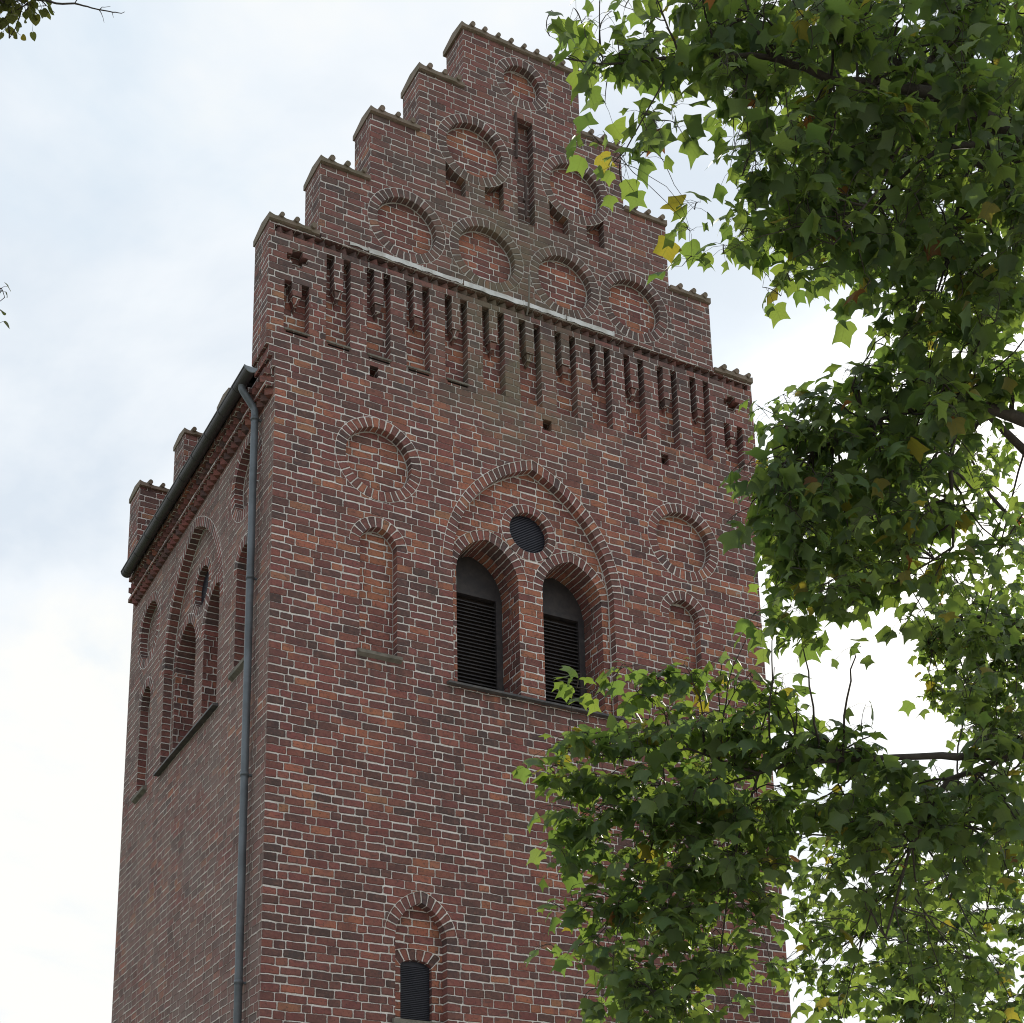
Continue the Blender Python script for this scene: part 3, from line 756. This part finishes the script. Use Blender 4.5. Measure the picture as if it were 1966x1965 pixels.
# ------------------------------------------------------------------ trees
def leaf_material(name, g0, g1, tr, yellow):
    m = bpy.data.materials.new(name); m.use_nodes = True
    t = NT(m.node_tree); t.n.clear()
    o = t.new('ShaderNodeOutputMaterial'); b = t.new('ShaderNodeBsdfPrincipled'); tl = t.new('ShaderNodeBsdfTranslucent')
    mx = t.new('ShaderNodeMixShader')
    ld = t.sep(t.new('ShaderNodeUVMap', uv_map='leafdata').outputs[0]); lu = t.sep(t.new('ShaderNodeUVMap', uv_map='UVMap').outputs[0])
    ax = t.m('ABSOLUTE', lu[0])
    base = t.mix(ld[0], (*g0, 1), (*g1, 1)); trc = t.mix(ld[0], (*tr, 1), (tr[0] * 1.5, tr[1] * 1.25, tr[2], 1))
    yl = t.m('GREATER_THAN', ld[1], .970); br = t.m('GREATER_THAN', ld[1], .995)
    base = t.mix(t.m('MULTIPLY', yl, .8), base, (*yellow, 1)); trc = t.mix(t.m('MULTIPLY', yl, .8), trc, (.42, .33, .03, 1))
    base = t.mix(br, base, (.16, .075, .03, 1)); trc = t.mix(br, trc, (.32, .13, .03, 1))
    # midrib, side veins, blotches
    sv = t.m('ABSOLUTE', t.m('SUBTRACT', t.m('FRACT', t.m('MULTIPLY', t.m('SUBTRACT', lu[1], t.m('MULTIPLY', ax, .75)), 5.0)), .5))
    vein = t.m('MAXIMUM', t.m('SUBTRACT', 1.0, t.sstep(ax, .006, .022)), t.m('MULTIPLY', t.m('SUBTRACT', 1.0, t.sstep(sv, .03, .10)), .45))
    base = t.mix(t.m('MULTIPLY', vein, .5), base, (.16, .20, .07, 1)); trc = t.mix(t.m('MULTIPLY', vein, .45), trc, (.10, .14, .02, 1))
    pos = t.new('ShaderNodeNewGeometry').outputs['Position']
    base = t.mix(t.m('MULTIPLY', t.sstep(t.noise(pos, 35, 3, .6), .5, .75), .35), base, (.025, .035, .012, 1))
    t.l.new(base, b.inputs['Base Color']); t.l.new(trc, tl.inputs[0])
    b.inputs['Roughness'].default_value = .5; b.inputs['Specular IOR Level'].default_value = .42
    mx.inputs[0].default_value = .48
    t.l.new(b.outputs[0], mx.inputs[1]); t.l.new(tl.outputs[0], mx.inputs[2]); t.l.new(mx.outputs[0], o.inputs[0])
    return m
M_LEAF = leaf_material("tulip_tree_leaf", (.050, .094, .044), (.105, .148, .062), (.185, .300, .050), (.20, .17, .03))
M_LIME = leaf_material("linden_leaf", (.045, .062, .022), (.075, .085, .03), (.16, .19, .03), (.20, .17, .04))
M_BARK = simple("dark_branch_bark", (.040, .032, .026), .9, col2=(.062, .052, .042), nscale=18, bump=.006, bscale=60)

def tulip(side, inner, ms):
    return (ms, side + inner,
            [('m', 0), 0, 9, ('m', 1)], [0, 1, 9], [9, 1, 2], [9, 2, 3, 10], [('m', 1), 9, 10, ('m', 2)], [10, 3, 4], [10, 4, 5, 11],
            [('m', 2), 10, 11, ('m', 3)], [11, 5, 6], [11, 6, 7], [11, 7, 8], [('m', 3), 11, 8])
_ms = [(0, 0), (0, .24), (0, .5), (0, .77)]; _in = [(.22, .17), (.21, .43), (.21, .66)]
TULIP = [tulip([(.19, -.03), (.42, .05), (.59, .22), (.46, .35), (.38, .50), (.41, .70), (.47, .99), (.29, .85), (.13, .78)], _in, _ms),
         tulip([(.17, -.05), (.38, .00), (.56, .12), (.44, .29), (.35, .44), (.40, .65), (.50, .94), (.32, .82), (.14, .75)], _in, _ms),
         tulip([(.20, -.04), (.40, .04), (.54, .20), (.47, .33), (.41, .48), (.42, .68), (.42, .95), (.27, .86), (.12, .81)], _in, _ms)]
LINDEN = ([(0, .08), (0, .36), (0, .66), (0, 1.0)],
          [(.16, .0), (.40, .12), (.47, .34), (.42, .56), (.27, .78), (.10, .92)],
          [('m', 0), 0, 1, 2, ('m', 1)], [('m', 1), 2, 3, ('m', 2)], [('m', 2), 3, 4, 5, ('m', 3)])
LINDEN = [LINDEN]

class Leaves:
    def __init__(s, kind): s.k = kind; s.v = []; s.f = []; s.uv = []; s.ld = []
    def add(s, base, tip, nrm, size, rnd):
        mid, side, *faces = rnd.choice(s.k)
        y = tip.normalized(); n = (nrm - nrm.dot(y) * y)
        if n.length < 1e-3: n = y.orthogonal()
        n.normalize(); x = y.cross(n)
        fold = rnd.uniform(.0, .34); curl = rnd.uniform(-.05, .45); tw = rnd.uniform(-.35, .35); droop = rnd.random(); ph = rnd.uniform(0, 6)
        sx = size * rnd.uniform(.92, 1.08); sy = size * rnd.uniform(.9, 1.1)
        def pt(a, b): return base + x * (a * sx) + y * (b * sy) + n * (size * (fold * abs(a) - curl * b * b * .6 - .75 * a * a * (.7 + droop) + tw * a * b + .05 * sin(9 * a + ph) * b))
        k = len(s.v); loc = list(mid) + list(side) + [(-a, b) for a, b in side]
        s.v += [tuple(pt(a, b)) for a, b in loc]
        d = (rnd.random(), rnd.random()); nm = len(mid); ns = len(side)
        for f in faces:
            for sg in (0, 1):
                ids = [q[1] if isinstance(q, tuple) else nm + q + sg * ns for q in f]
                if sg: ids = ids[::-1]
                s.f.append([k + i for i in ids]); s.uv += [loc[i] for i in ids]; s.ld += [d] * len(ids)
    def build(s, name, mat, parent):
        me = bpy.data.meshes.new(name); me.from_pydata(s.v, [], s.f); me.materials.append(mat)
        for nm, dat in (('UVMap', s.uv), ('leafdata', s.ld)):
            lay = me.uv_layers.new(name=nm); lay.data.foreach_set('uv', [c for q in dat for c in q])
        me.polygons.foreach_set('use_smooth', [True] * len(me.polygons)); me.update()
        o = bpy.data.objects.new(name, me); COL.objects.link(o); adopt(o, parent); return o

def bez(a, b, c, n): return [a * ((1 - t) ** 2) + b * (2 * t * (1 - t)) + c * (t * t) for t in [i / n for i in range(n + 1)]]

def tree(name, label, trunk_at, height, r0, limbs, blobs, leaf, lmat, size, seed, group=None, lean=(0, 0)):
    """limbs: lists of (u, v, distance, radius); blobs: (u, v, ru, rv, distance, depth radius, leaf density)"""
    rnd = random.Random(seed)
    base = Vector((trunk_at[0], trunk_at[1], 0))
    root = thing(name, label, "tree", base, group)
    tm = MB(); n = 14; pts = []; rad = []
    for i in range(n + 1):
        f = i / n; pts.append(base + Vector((lean[0] * f + .12 * sin(f * 7 + seed), lean[1] * f + .12 * cos(f * 5 + seed), height * f)))
        rad.append(r0 * (1 - .88 * f) * (1.35 if i == 0 else 1))
    tm.tube(pts, rad, M_BARK, 14); tm.build("trunk", root, True)
    bm_ = MB(); nodes = []
    for L in limbs:
        q = [P(u, v, d) for u, v, d, r in L]; rr = [r for *_, r in L]
        qq = []; r2 = []
        for i in range(len(q) - 1):
            for k in range(3):
                f = k / 3; j = Vector((rnd.uniform(-1, 1), rnd.uniform(-1, 1), rnd.uniform(-1, 1))) * min(rr[i] * .45, .008) * (k > 0)
                qq.append(q[i].lerp(q[i + 1], f) + j); r2.append(rr[i] * (1 - f) + rr[i + 1] * f)
        qq.append(q[-1]); r2.append(rr[-1])
        bm_.tube(qq, r2, M_BARK, 8, False); nodes += list(zip(qq, r2))
        # the limb runs back to the trunk
        if L[0][3] > .06:
            a = qq[0]; z = max(.8, a.z - (Vector((a.x, a.y, 0)) - base).length * .7); f = z / height
            c = base + Vector((lean[0] * f, lean[1] * f, z)); bm_.tube(bez(c, c.lerp(a, .5) + Vector((0, 0, .15)), a, 6), [L[0][3] * (1.5 - .5 * i / 6) for i in range(7)], M_BARK, 8, False)
    lv = Leaves(leaf)
    for u, v, ru, rv, d, dr, dens in blobs:
        c = P(u, v, d); ex = RX * (ru * d / FPX); ey = RD * (rv * d / FPX); ez = RF * dr
        leafpx = size * FPX / d; nl = dens * pi * ru * rv / (leafpx * leafpx * .42)
        ntw = max(1, round(nl / 6)); nsb = max(1, round(ntw / 4))
        if nodes:
            near = sorted(nodes, key=lambda q: (q[0] - c).length)[:4]
            A, ar = near[rnd.randrange(len(near))]
        else: A, ar = c - ez, .01
        def rp(k=1.0):
            while True:
                a, b_, e = rnd.uniform(-1, 1), rnd.uniform(-1, 1), rnd.uniform(-1, 1)
                if a * a + b_ * b_ + e * e < 1: return c + (ex * a + ey * b_ + ez * e) * k
        paths = []
        for sb in range(nsb):
            A, ar = near[rnd.randrange(len(near))] if nodes else (A, ar)
            E_ = rp(.8); mid_ = A.lerp(E_, .5) + Vector((rnd.uniform(-.18, .18), rnd.uniform(-.18, .18), rnd.uniform(-.05, .25)))
            path = bez(A, mid_, E_, 7); rb = min(ar * .7, .010)
            path = [q + Vector((rnd.uniform(-.015, .015), rnd.uniform(-.015, .015), rnd.uniform(-.015, .015))) * (0 < i < 7) for i, q in enumerate(path)]
            bm_.tube(path, [rb * (1 - .62 * i / 7) for i in range(8)], M_BARK, 5, False)
            paths += path[2:]
        for tw in range(ntw):
            T = rp(1.0); s_ = min(paths, key=lambda q: (q - T).length + rnd.random() * .12); L_ = (T - s_).length
            tp = bez(s_, s_.lerp(T, .5) + Vector((rnd.uniform(-.08, .08), rnd.uniform(-.08, .08), .04 + .1 * L_)), T, 5)
            bm_.tube(tp, [.0042, .0038, .0034, .003, .0025, .0018], M_BARK, 4, False)
            k = rnd.randint(4, 8); f0 = max(.1, 1 - .45 / max(L_, .05))
            for j in range(k):
                f = f0 + (1 - f0) * j / max(1, k - 1); i5 = min(4, int(f * 5)); p0 = tp[i5].lerp(tp[i5 + 1], f * 5 - i5)
                az = rnd.uniform(0, 2 * pi); out = Vector((cos(az), sin(az), rnd.uniform(-.5, .35)))
                pl = size * rnd.uniform(.5, 1.1); p1 = p0 + out.normalized() * pl + Vector((0, 0, -.25 * pl))
                bm_.tube([p0, p0.lerp(p1, .5) + Vector((0, 0, .15 * pl)), p1], [.0016, .0013, .0013], M_BARK, 3, False)
                tip = out * .75 + Vector((rnd.uniform(-.45, .45), rnd.uniform(-.45, .45), rnd.uniform(-1.35, -.05)))
                up = Vector((rnd.uniform(-.9, .9), rnd.uniform(-.9, .9), 1)) + out * .5
                lv.add(p1, tip, up, size * rnd.choice((.45, .6, .75, .9, 1, 1.08, 1.25)), rnd)
    bm_.build("branches", root, True)
    lv.build("crown", lmat, root)
    return root

K = 1966 / 1932                                     # the notes below were taken on a 1932 pixel wide view
def sc(bl): return [(u * K, v * K, a * K, b * K, d, dr, n) for u, v, a, b, d, dr, n in bl]

limbs = [
 [(2350, 760, 11.5, .10), (2050, 330, 11, .07), (1870, 212, 10.5, .05), (1794, 181, 10.2, .042), (1690, 160, 10, .032), (1618, 160, 9.9, .027), (1545, 129, 9.8, .023), (1473, 111, 9.7, .019), (1380, 108, 9.6, .015), (1297, 111, 9.5, .011), (1225, 120, 9.4, .008), (1157, 124, 9.3, .006), (1080, 112, 9.2, .004)],
 [(1794, 181, 10.2, .026), (1732, 129, 10.3, .02), (1660, 52, 10.4, .016), (1640, 0, 10.5, .013), (1600, -80, 10.6, .01)],
 [(1775, 155, 10.2, .02), (1785, 114, 10.3, .016), (1856, 16, 10.4, .012), (1900, -60, 10.5, .008)],
 [(1480, 110, 9.7, .012), (1440, 30, 9.6, .009), (1420, -30, 9.6, .006)],
 [(1308, 110, 9.5, .008), (1285, 60, 9.4, .006), (1262, 0, 9.4, .004)],
 [(1790, 190, 10.2, .018), (1742, 250, 10.1, .014), (1715, 300, 10.0, .011), (1690, 360, 9.9, .009), (1600, 470, 9.8, .005)],
 [(2100, 380, 11, .045), (1890, 275, 10.6, .024), (1804, 285, 10.4, .018), (1742, 331, 10.3, .013), (1711, 362, 10.2, .01), (1640, 450, 10.1, .006)],
 [(2080, 420, 11, .04), (1866, 310, 10.8, .018), (1846, 362, 10.7, .015), (1825, 465, 10.6, .011), (1800, 560, 10.5, .007)],
 [(1297, 112, 9.5, .006), (1250, 200, 9.45, .005), (1200, 290, 9.4, .004), (1170, 320, 9.4, .003)],
 [(2350, 1100, 11.5, .1), (2000, 820, 11.2, .05), (1840, 760, 11, .03), (1700, 800, 10.8, .02), (1600, 850, 10.7, .013), (1480, 900, 10.5, .007)],
 [(1840, 760, 11, .022), (1824, 900, 11, .015), (1830, 1050, 11, .010), (1720, 1120, 10.9, .005)],
 [(2350, 1500, 11.5, .09), (2000, 1440, 11.4, .05), (1900, 1452, 11.4, .034), (1808, 1451, 11.4, .028), (1667, 1457, 11.4, .022), (1524, 1465, 11.4, .016), (1457, 1485, 11.4, .013), (1409, 1470, 11.4, .010), (1322, 1438, 11.4, .008), (1260, 1446, 11.4, .007), (1196, 1455, 11.4, .006), (1132, 1449, 11.4, .005), (1070, 1440, 11.4, .003)],
 [(1457, 1485, 11.4, .011), (1380, 1510, 11.5, .009), (1310, 1513, 11.5, .008), (1243, 1509, 11.5, .006), (1188, 1533, 11.5, .005), (1130, 1560, 11.5, .003)],
 [(1310, 1513, 11.5, .008), (1263, 1580, 11.5, .007), (1251, 1628, 11.5, .006), (1203, 1735, 11.5, .005), (1140, 1806, 11.5, .003)],
 [(1457, 1485, 11.4, .010), (1420, 1600, 11.4, .008), (1400, 1700, 11.4, .006), (1380, 1850, 11.4, .005)],
 [(1966, 1445, 11.6, .03), (1820, 1497, 11.6, .02), (1750, 1620, 11.6, .012), (1700, 1800, 11.6, .008)],
]
top = sc([
 (1025, 70, 35, 60, 9.2, .25, .30), (1060, 160, 50, 45, 9.2, .25, .42), (1105, 25, 40, 35, 9.3, .25, .40), (1150, 75, 80, 70, 9.3, .35, .80), (1240, 50, 100, 75, 9.5, .5, 1.6), (1180, 160, 70, 50, 9.4, .3, .9),
 (1135, 285, 28, 28, 9.3, .15, .5), (1175, 315, 25, 35, 9.35, .15, .35), (1215, 315, 14, 30, 9.35, .1, .35), (1245, 235, 60, 55, 9.5, .3, .9), (1235, 170, 60, 50, 9.5, .3, 1.2),
 (1340, 60, 110, 90, 9.7, .6, 2.1), (1460, 70, 120, 100, 9.8, .7, 2.3), (1590, 80, 130, 110, 10, .8, 2.3), (1720, 70, 130, 110, 10.3, .8, 2.2), (1860, 80, 130, 120, 10.6, .9, 2.4),
 (1320, 170, 80, 60, 9.6, .5, 1.6), (1410, 220, 90, 80, 9.8, .6, 1.5), (1450, 330, 85, 90, 9.9, .5, 1.9), (1470, 425, 75, 65, 9.9, .4, 1.8), (1310, 395, 22, 24, 9.7, .1, .45), (1310, 495, 26, 28, 9.7, .1, .5), (1365, 485, 30, 28, 9.7, .15, .6), (1300, 438, 18, 18, 9.7, .1, .3),
 (1455, 545, 36, 30, 9.8, .2, .8), (1535, 535, 55, 45, 9.9, .3, 1.2), (1390, 400, 30, 40, 9.8, .2, .7), (1540, 300, 90, 100, 10, .6, 2.0), (1560, 430, 90, 80, 10, .5, 2.0), (1650, 240, 110, 110, 10.1, .7, 2.0), (1660, 380, 110, 110, 10.2, .7, 2.2), (1690, 490, 90, 60, 10.3, .5, 1.6),
 (1780, 230, 110, 120, 10.4, .8, 2.1), (1790, 390, 110, 110, 10.5, .8, 2.2), (1800, 520, 110, 80, 10.6, .8, 2.0), (1910, 260, 90, 150, 10.8, .9, 2.3), (1910, 480, 80, 120, 10.8, .9, 2.1), (1620, 560, 40, 30, 10.2, .2, .5),
])
midb = sc([
 (1740, 620, 80, 70, 10.6, .5, 1.8), (1850, 640, 100, 90, 10.8, .7, 2.0), (1680, 690, 70, 60, 10.7, .4, 1.6), (1620, 715, 45, 35, 10.7, .3, .9), (1780, 730, 90, 70, 10.9, .6, 1.7),
 (1560, 790, 85, 50, 10.7, .4, 1.6), (1490, 850, 70, 65, 10.6, .4, 1.9), (1440, 910, 55, 70, 10.5, .3, 1.4), (1395, 880, 24, 30, 10.4, .15, .5), (1385, 980, 26, 45, 10.4, .15, .55), (1600, 880, 110, 100, 10.8, .6, 2.5), (1500, 970, 90, 80, 10.6, .5, 2.4), (1710, 830, 100, 100, 10.9, .7, 2.1),
 (1720, 960, 100, 100, 11, .7, 1.9), (1620, 1010, 100, 80, 10.8, .6, 2.3), (1500, 1060, 70, 60, 10.7, .4, 1.8), (1560, 1110, 85, 55, 10.8, .5, 1.7), (1480, 1140, 45, 40, 10.7, .3, .9), (1420, 1140, 16, 40, 10.6, .1, .3), (1660, 1110, 80, 55, 10.9, .5, 1.5), (1560, 1180, 60, 40, 10.8, .3, .8), (1620, 1225, 18, 22, 10.8, .1, .5), (1700, 1185, 30, 35, 10.9, .2, .6),
 (1830, 830, 70, 90, 11.1, .7, 1.0), (1880, 740, 60, 60, 11.1, .6, 1.3), (1840, 980, 90, 80, 11.2, .7, .8), (1800, 1090, 80, 60, 11.2, .6, .8), (1480, 1200, 40, 40, 10.8, .3, .5),
])
low = sc([
 (1005, 1420, 24, 35, 11.3, .15, .75), (1060, 1390, 40, 35, 11.3, .2, .7), (1120, 1290, 45, 35, 11.3, .2, 1.0), (1180, 1265, 45, 35, 11.3, .2, 1.1), (1250, 1290, 60, 45, 11.4, .3, 1.5), (1310, 1270, 55, 30, 11.4, .25, 1.3), (1370, 1230, 25, 35, 11.4, .15, .5), (1390, 1300, 55, 45, 11.4, .3, 1.4), (1450, 1330, 60, 50, 11.4, .3, 1.3),
 (1110, 1400, 65, 55, 11.4, .35, 1.5), (1190, 1370, 75, 65, 11.4, .4, 1.9), (1290, 1380, 85, 70, 11.4, .5, 2.2), (1390, 1400, 80, 70, 11.5, .5, 2.2), (1470, 1430, 80, 60, 11.5, .5, 1.9), (1060, 1480, 50, 45, 11.4, .3, 1.2),
 (1050, 1540, 42, 45, 11.4, .25, 1.1), (1120, 1500, 80, 65, 11.5, .4, 1.8), (1220, 1500, 90, 70, 11.5, .5, 2.2), (1330, 1510, 90, 80, 11.5, .6, 2.4), (1440, 1530, 90, 80, 11.5, .6, 2.4),
 (1060, 1620, 45, 45, 11.5, .25, 1.2), (1130, 1600, 70, 60, 11.5, .4, 1.4), (1230, 1620, 90, 75, 11.5, .5, 2.0), (1340, 1640, 95, 80, 11.5, .6, 2.5), (1440, 1650, 60, 70, 11.5, .5, 2.0),
 (1030, 1770, 30, 30, 11.5, .2, .8), (1080, 1720, 50, 50, 11.5, .3, 1.3), (1160, 1710, 60, 55, 11.5, .35, 1.4), (1110, 1800, 45, 35, 11.5, .25, 1.1), (1250, 1740, 90, 75, 11.5, .5, 2.2), (1350, 1750, 80, 75, 11.5, .5, 2.2), (1420, 1740, 40, 60, 11.5, .4, 1.0),
 (1170, 1860, 80, 65, 11.5, .4, 1.9), (1270, 1860, 85, 75, 11.5, .5, 2.1), (1350, 1840, 50, 60, 11.5, .4, 1.0), (1390, 1890, 30, 25, 11.5, .2, .6), (1470, 1840, 28, 35, 11.5, .2, .9), (1120, 1925, 40, 30, 11.5, .3, 1.2), (1230, 1935, 80, 40, 11.5, .4, 1.8),
 (1530, 1350, 50, 40, 11.5, .4, .8), (1620, 1370, 70, 40, 11.5, .4, 1.2), (1560, 1430, 80, 55, 11.5, .5, 1.4), (1660, 1480, 90, 60, 11.6, .5, 1.7), (1560, 1530, 70, 60, 11.6, .5, 1.5), (1660, 1570, 90, 70, 11.6, .6, 1.9), (1770, 1530, 90, 70, 11.6, .6, 1.9), (1870, 1480, 80, 70, 11.7, .6, 1.7), (1880, 1580, 80, 70, 11.7, .6, 1.5),
 (1560, 1640, 60, 60, 11.6, .4, 1.2), (1680, 1670, 90, 60, 11.6, .5, 1.2), (1790, 1640, 80, 60, 11.7, .5, 1.2),
])
beyond = sc([(2010, 150, 90, 160, 11, 1, 1.2), (2020, 420, 90, 150, 11.2, 1, 1.2), (2020, 650, 80, 110, 11.3, 1, .9), (2050, 1500, 100, 120, 12, 1, .9), (2160, 300, 120, 250, 11.6, 1.2, .8), (1350, -60, 150, 50, 9.8, .6, 1.4), (1600, -70, 160, 60, 10.2, .8, 1.4), (1850, -80, 160, 60, 10.8, .9, 1.3), (1300, 2000, 120, 50, 11.5, .5, 1.2)])
limbs += [
 [(2200, 700, 13.4, .06), (1980, 480, 13.3, .035), (1860, 350, 13.2, .02), (1700, 230, 13, .013), (1560, 150, 12.8, .008), (1450, 120, 12.6, .005)],
 [(2100, 1000, 13.6, .05), (1900, 800, 13.4, .03), (1760, 880, 13.4, .018), (1620, 960, 13.3, .011), (1500, 1020, 13.2, .006)],
 [(2100, 1600, 13.6, .05), (1930, 1560, 13.6, .03), (1800, 1590, 13.5, .018), (1680, 1610, 13.4, .010), (1500, 1600, 12.8, .006)]]
back = sc([
 (1560, 1800, 70, 70, 12.2, .5, .9), (1690, 1800, 90, 70, 12.4, .5, 1.1), (1820, 1800, 90, 70, 12.4, .5, 1.1), (1900, 1840, 60, 80, 12.5, .5, 1.2), (1600, 1900, 80, 45, 12.3, .5, .9), (1750, 1905, 90, 45, 12.4, .5, 1.0), (1450, 1190, 42, 50, 10.8, .2, .6), (1440, 1280, 45, 40, 11.2, .2, .8), (1500, 1310, 45, 35, 11.3, .2, .6),
 (1860, 1420, 70, 40, 11.2, .3, 1.7), (1925, 1385, 40, 60, 11.3, .3, 1.7), (1800, 1180, 80, 50, 13.6, .6, 1.3), (1880, 1180, 60, 70, 13.6, .6, 1.5), (1860, 1290, 70, 60, 13.8, .6, 1.4), (1540, 1400, 40, 30, 11.4, .3, 1.0), (1600, 1410, 60, 35, 11.3, .3, 1.5),
 (1430, 120, 110, 90, 12.6, .6, 1.3), (1600, 130, 120, 110, 12.8, .7, 1.6), (1760, 140, 120, 120, 13, .7, 1.7), (1890, 150, 80, 140, 13.2, .8, 1.8), (1490, 300, 80, 120, 12.8, .6, 1.4), (1620, 320, 100, 120, 13, .7, 1.7), (1750, 330, 100, 120, 13.2, .8, 1.8), (1890, 380, 80, 130, 13.4, .8, 1.9),
 (1480, 450, 60, 60, 12.8, .5, 1.2), (1590, 480, 80, 50, 13, .5, 1.2), (1720, 500, 80, 60, 13.2, .6, 1.5), (1840, 560, 100, 80, 13.4, .7, 1.7), (1740, 640, 70, 60, 13.4, .6, 1.5), (1870, 690, 80, 80, 13.4, .8, 1.4), (1650, 780, 80, 60, 13.4, .6, 1.3), (1760, 780, 80, 70, 13.4, .7, 1.4),
 (1480, 910, 70, 90, 13.2, .5, 1.6), (1590, 930, 90, 110, 13.2, .7, 1.9), (1700, 900, 80, 90, 13.4, .7, 1.3), (1460, 1020, 55, 80, 13.2, .5, 1.6), (1560, 1060, 90, 80, 13.2, .6, 1.7), (1680, 1060, 80, 70, 13.4, .6, 1.1), (1500, 1130, 60, 50, 13.2, .5, 1.3), (1780, 1130, 60, 50, 13.4, .6, .9), (1440, 780, 20, 20, 13, .2, .4), (1480, 760, 30, 20, 13, .2, .6),
 (1600, 1440, 70, 40, 13.2, .5, 1.2), (1700, 1500, 90, 60, 13.4, .6, 1.6), (1820, 1520, 90, 70, 13.6, .7, 1.7), (1900, 1440, 50, 80, 13.6, .7, 1.4), (1590, 1560, 70, 70, 13.2, .6, 1.4), (1700, 1610, 90, 70, 13.4, .6, 1.7), (1820, 1620, 90, 70, 13.6, .7, 1.7), (1900, 1600, 50, 90, 13.6, .7, 1.5), (1620, 1690, 80, 50, 13.4, .6, 1.0), (1760, 1700, 90, 60, 13.6, .6, 1.2), (1880, 1710, 60, 60, 13.6, .6, 1.3),
 (1290, 1580, 90, 90, 12.6, .5, 1.3), (1380, 1480, 90, 80, 12.6, .5, 1.2), (1420, 1600, 70, 90, 12.6, .5, 1.4), (1270, 1740, 80, 80, 12.6, .5, 1.2), (1220, 1860, 90, 70, 12.6, .5, 1.3),
])
def wide(q, k, n): return q if q[2] < 42 else (q[0], q[1], q[2] * k, q[3] * k, q[4], q[5] * 1.25, q[6] * n)
TR = P(2350, 1700, 11.8)
tree("tulip_tree", "large tulip tree with broad lobed green leaves hanging in front of the tower", (TR.x, TR.y), 17, .34, limbs, [wide(q, 1.16, .80) for q in top] + [wide(q, 1.16, .95) for q in midb] + [wide(q, 1.14, .88) for q in low] + beyond + [wide(q, 1.25, .52) for q in back], TULIP, M_LEAF, .120, 11)

limbs2 = [
 [(2300, 1500, 19, .09), (2100, 1300, 18.5, .05), (1950, 1200, 18, .03), (1850, 1180, 18, .02), (1780, 1230, 18, .012)],
 [(2150, 1650, 18.5, .06), (1960, 1600, 18.3, .03), (1850, 1650, 18, .02), (1700, 1750, 18, .012), (1580, 1850, 18, .008)],
 [(2050, 1120, 18.5, .03), (1900, 950, 18.3, .02), (1850, 850, 18, .01)],
 [(1850, 1650, 18, .016), (1800, 1800, 18, .012), (1780, 1950, 18, .008)],
]
far = sc([
 (1860, 1130, 80, 50, 18.2, .8, 1.2), (1790, 1200, 75, 60, 18, .7, 1.9), (1880, 1220, 80, 70, 18.2, .8, 2.2), (1810, 1300, 75, 50, 18, .7, 1.9), (1890, 1330, 70, 70, 18.2, .8, 2.2), (1840, 1380, 55, 35, 18, .5, 1.6), (1900, 1030, 50, 70, 18.2, .7, .7), (1880, 900, 60, 80, 18.2, .8, .7),
 (1560, 1730, 70, 50, 18, .6, .9), (1660, 1740, 90, 60, 18, .7, 1.2), (1780, 1740, 90, 60, 18, .7, 1.4), (1890, 1720, 70, 70, 18.2, .8, 1.3), (1510, 1830, 40, 45, 18, .5, .9), (1580, 1840, 70, 50, 18, .6, 1.2), (1690, 1840, 90, 60, 18, .7, 1.5), (1800, 1840, 90, 60, 18, .8, 1.5), (1900, 1850, 60, 70, 18.2, .8, 1.3), (1560, 1910, 60, 30, 18, .5, .9), (1700, 1920, 100, 40, 18, .7, 1.1), (1840, 1920, 90, 40, 18, .7, 1.2), (1520, 1690, 35, 60, 17.6, .4, .7), (1600, 1600, 60, 60, 18, .6, .7), (1830, 1640, 90, 60, 18, .7, 1.0),
 (2010, 1300, 90, 150, 18.6, 1, 1.0), (2010, 1700, 90, 180, 18.6, 1, 1.0), (1700, 2010, 200, 60, 18.2, 1, 1.0),
])
TR2 = P(2330, 1600, 19.5)
tree("tulip_tree", "smaller leaved tulip tree standing farther back at the lower right edge", (TR2.x, TR2.y), 16, .3, limbs2, [q[:6] + (q[6] * 1.35,) for q in far], TULIP, M_LEAF, .13, 23)

limbs3 = [[(-420, 300, 8.5, .07), (-200, -60, 8.6, .03), (-20, -12, 8.8, .010), (73, 0, 8.9, .0065), (108, 7, 8.9, .0055), (143, 7, 8.9, .005), (168, 13, 8.9, .004), (190, 19, 8.9, .0035), (217, 24, 8.9, .003), (233, 26, 8.9, .002), (240, 23, 8.9, .0012)],
          [(190, 19, 8.9, .0028), (195, 27, 8.9, .002), (198, 35, 8.9, .0014), (200, 44, 8.9, .001)], [(192, 18, 8.9, .0025), (196, 14, 8.9, .0018), (203, 14, 8.9, .0014), (212, 13, 8.9, .001)], [(143, 7, 8.9, .003), (148, 0, 8.9, .0025), (158, -12, 8.9, .002)], [(215, 24, 8.9, .002), (218, 34, 8.9, .001)],
          [(-420, 700, 8.5, .07), (-200, 560, 8.8, .02), (-60, 560, 8.9, .006), (-10, 565, 8.9, .003)]]
lind = [(5, 25, 42, 45, 8.9, .25, 1.5), (35, 5, 42, 30, 8.9, .25, 1.3), (62, 28, 26, 16, 8.9, .12, .9), (90, 12, 24, 16, 8.9, .12, .9), (20, 50, 25, 22, 8.9, .15, .7), (-60, 30, 60, 70, 8.9, .4, 1.2), (-8, 562, 14, 16, 8.9, .1, .7), (-6, 605, 12, 14, 8.9, .1, .8), (-60, 580, 45, 60, 8.9, .3, 1.0), (-150, 300, 90, 200, 8.9, .6, .7), (-250, 0, 120, 200, 8.8, .8, .8), (40, -70, 110, 40, 8.9, .4, 1.0)]
TR3 = P(-620, 1700, 8.3)
tree("linden_tree", "linden tree with rounded yellowish leaves reaching in at the left edge", (TR3.x, TR3.y), 12, .26, limbs3, lind, LINDEN, M_LIME, .062, 31)
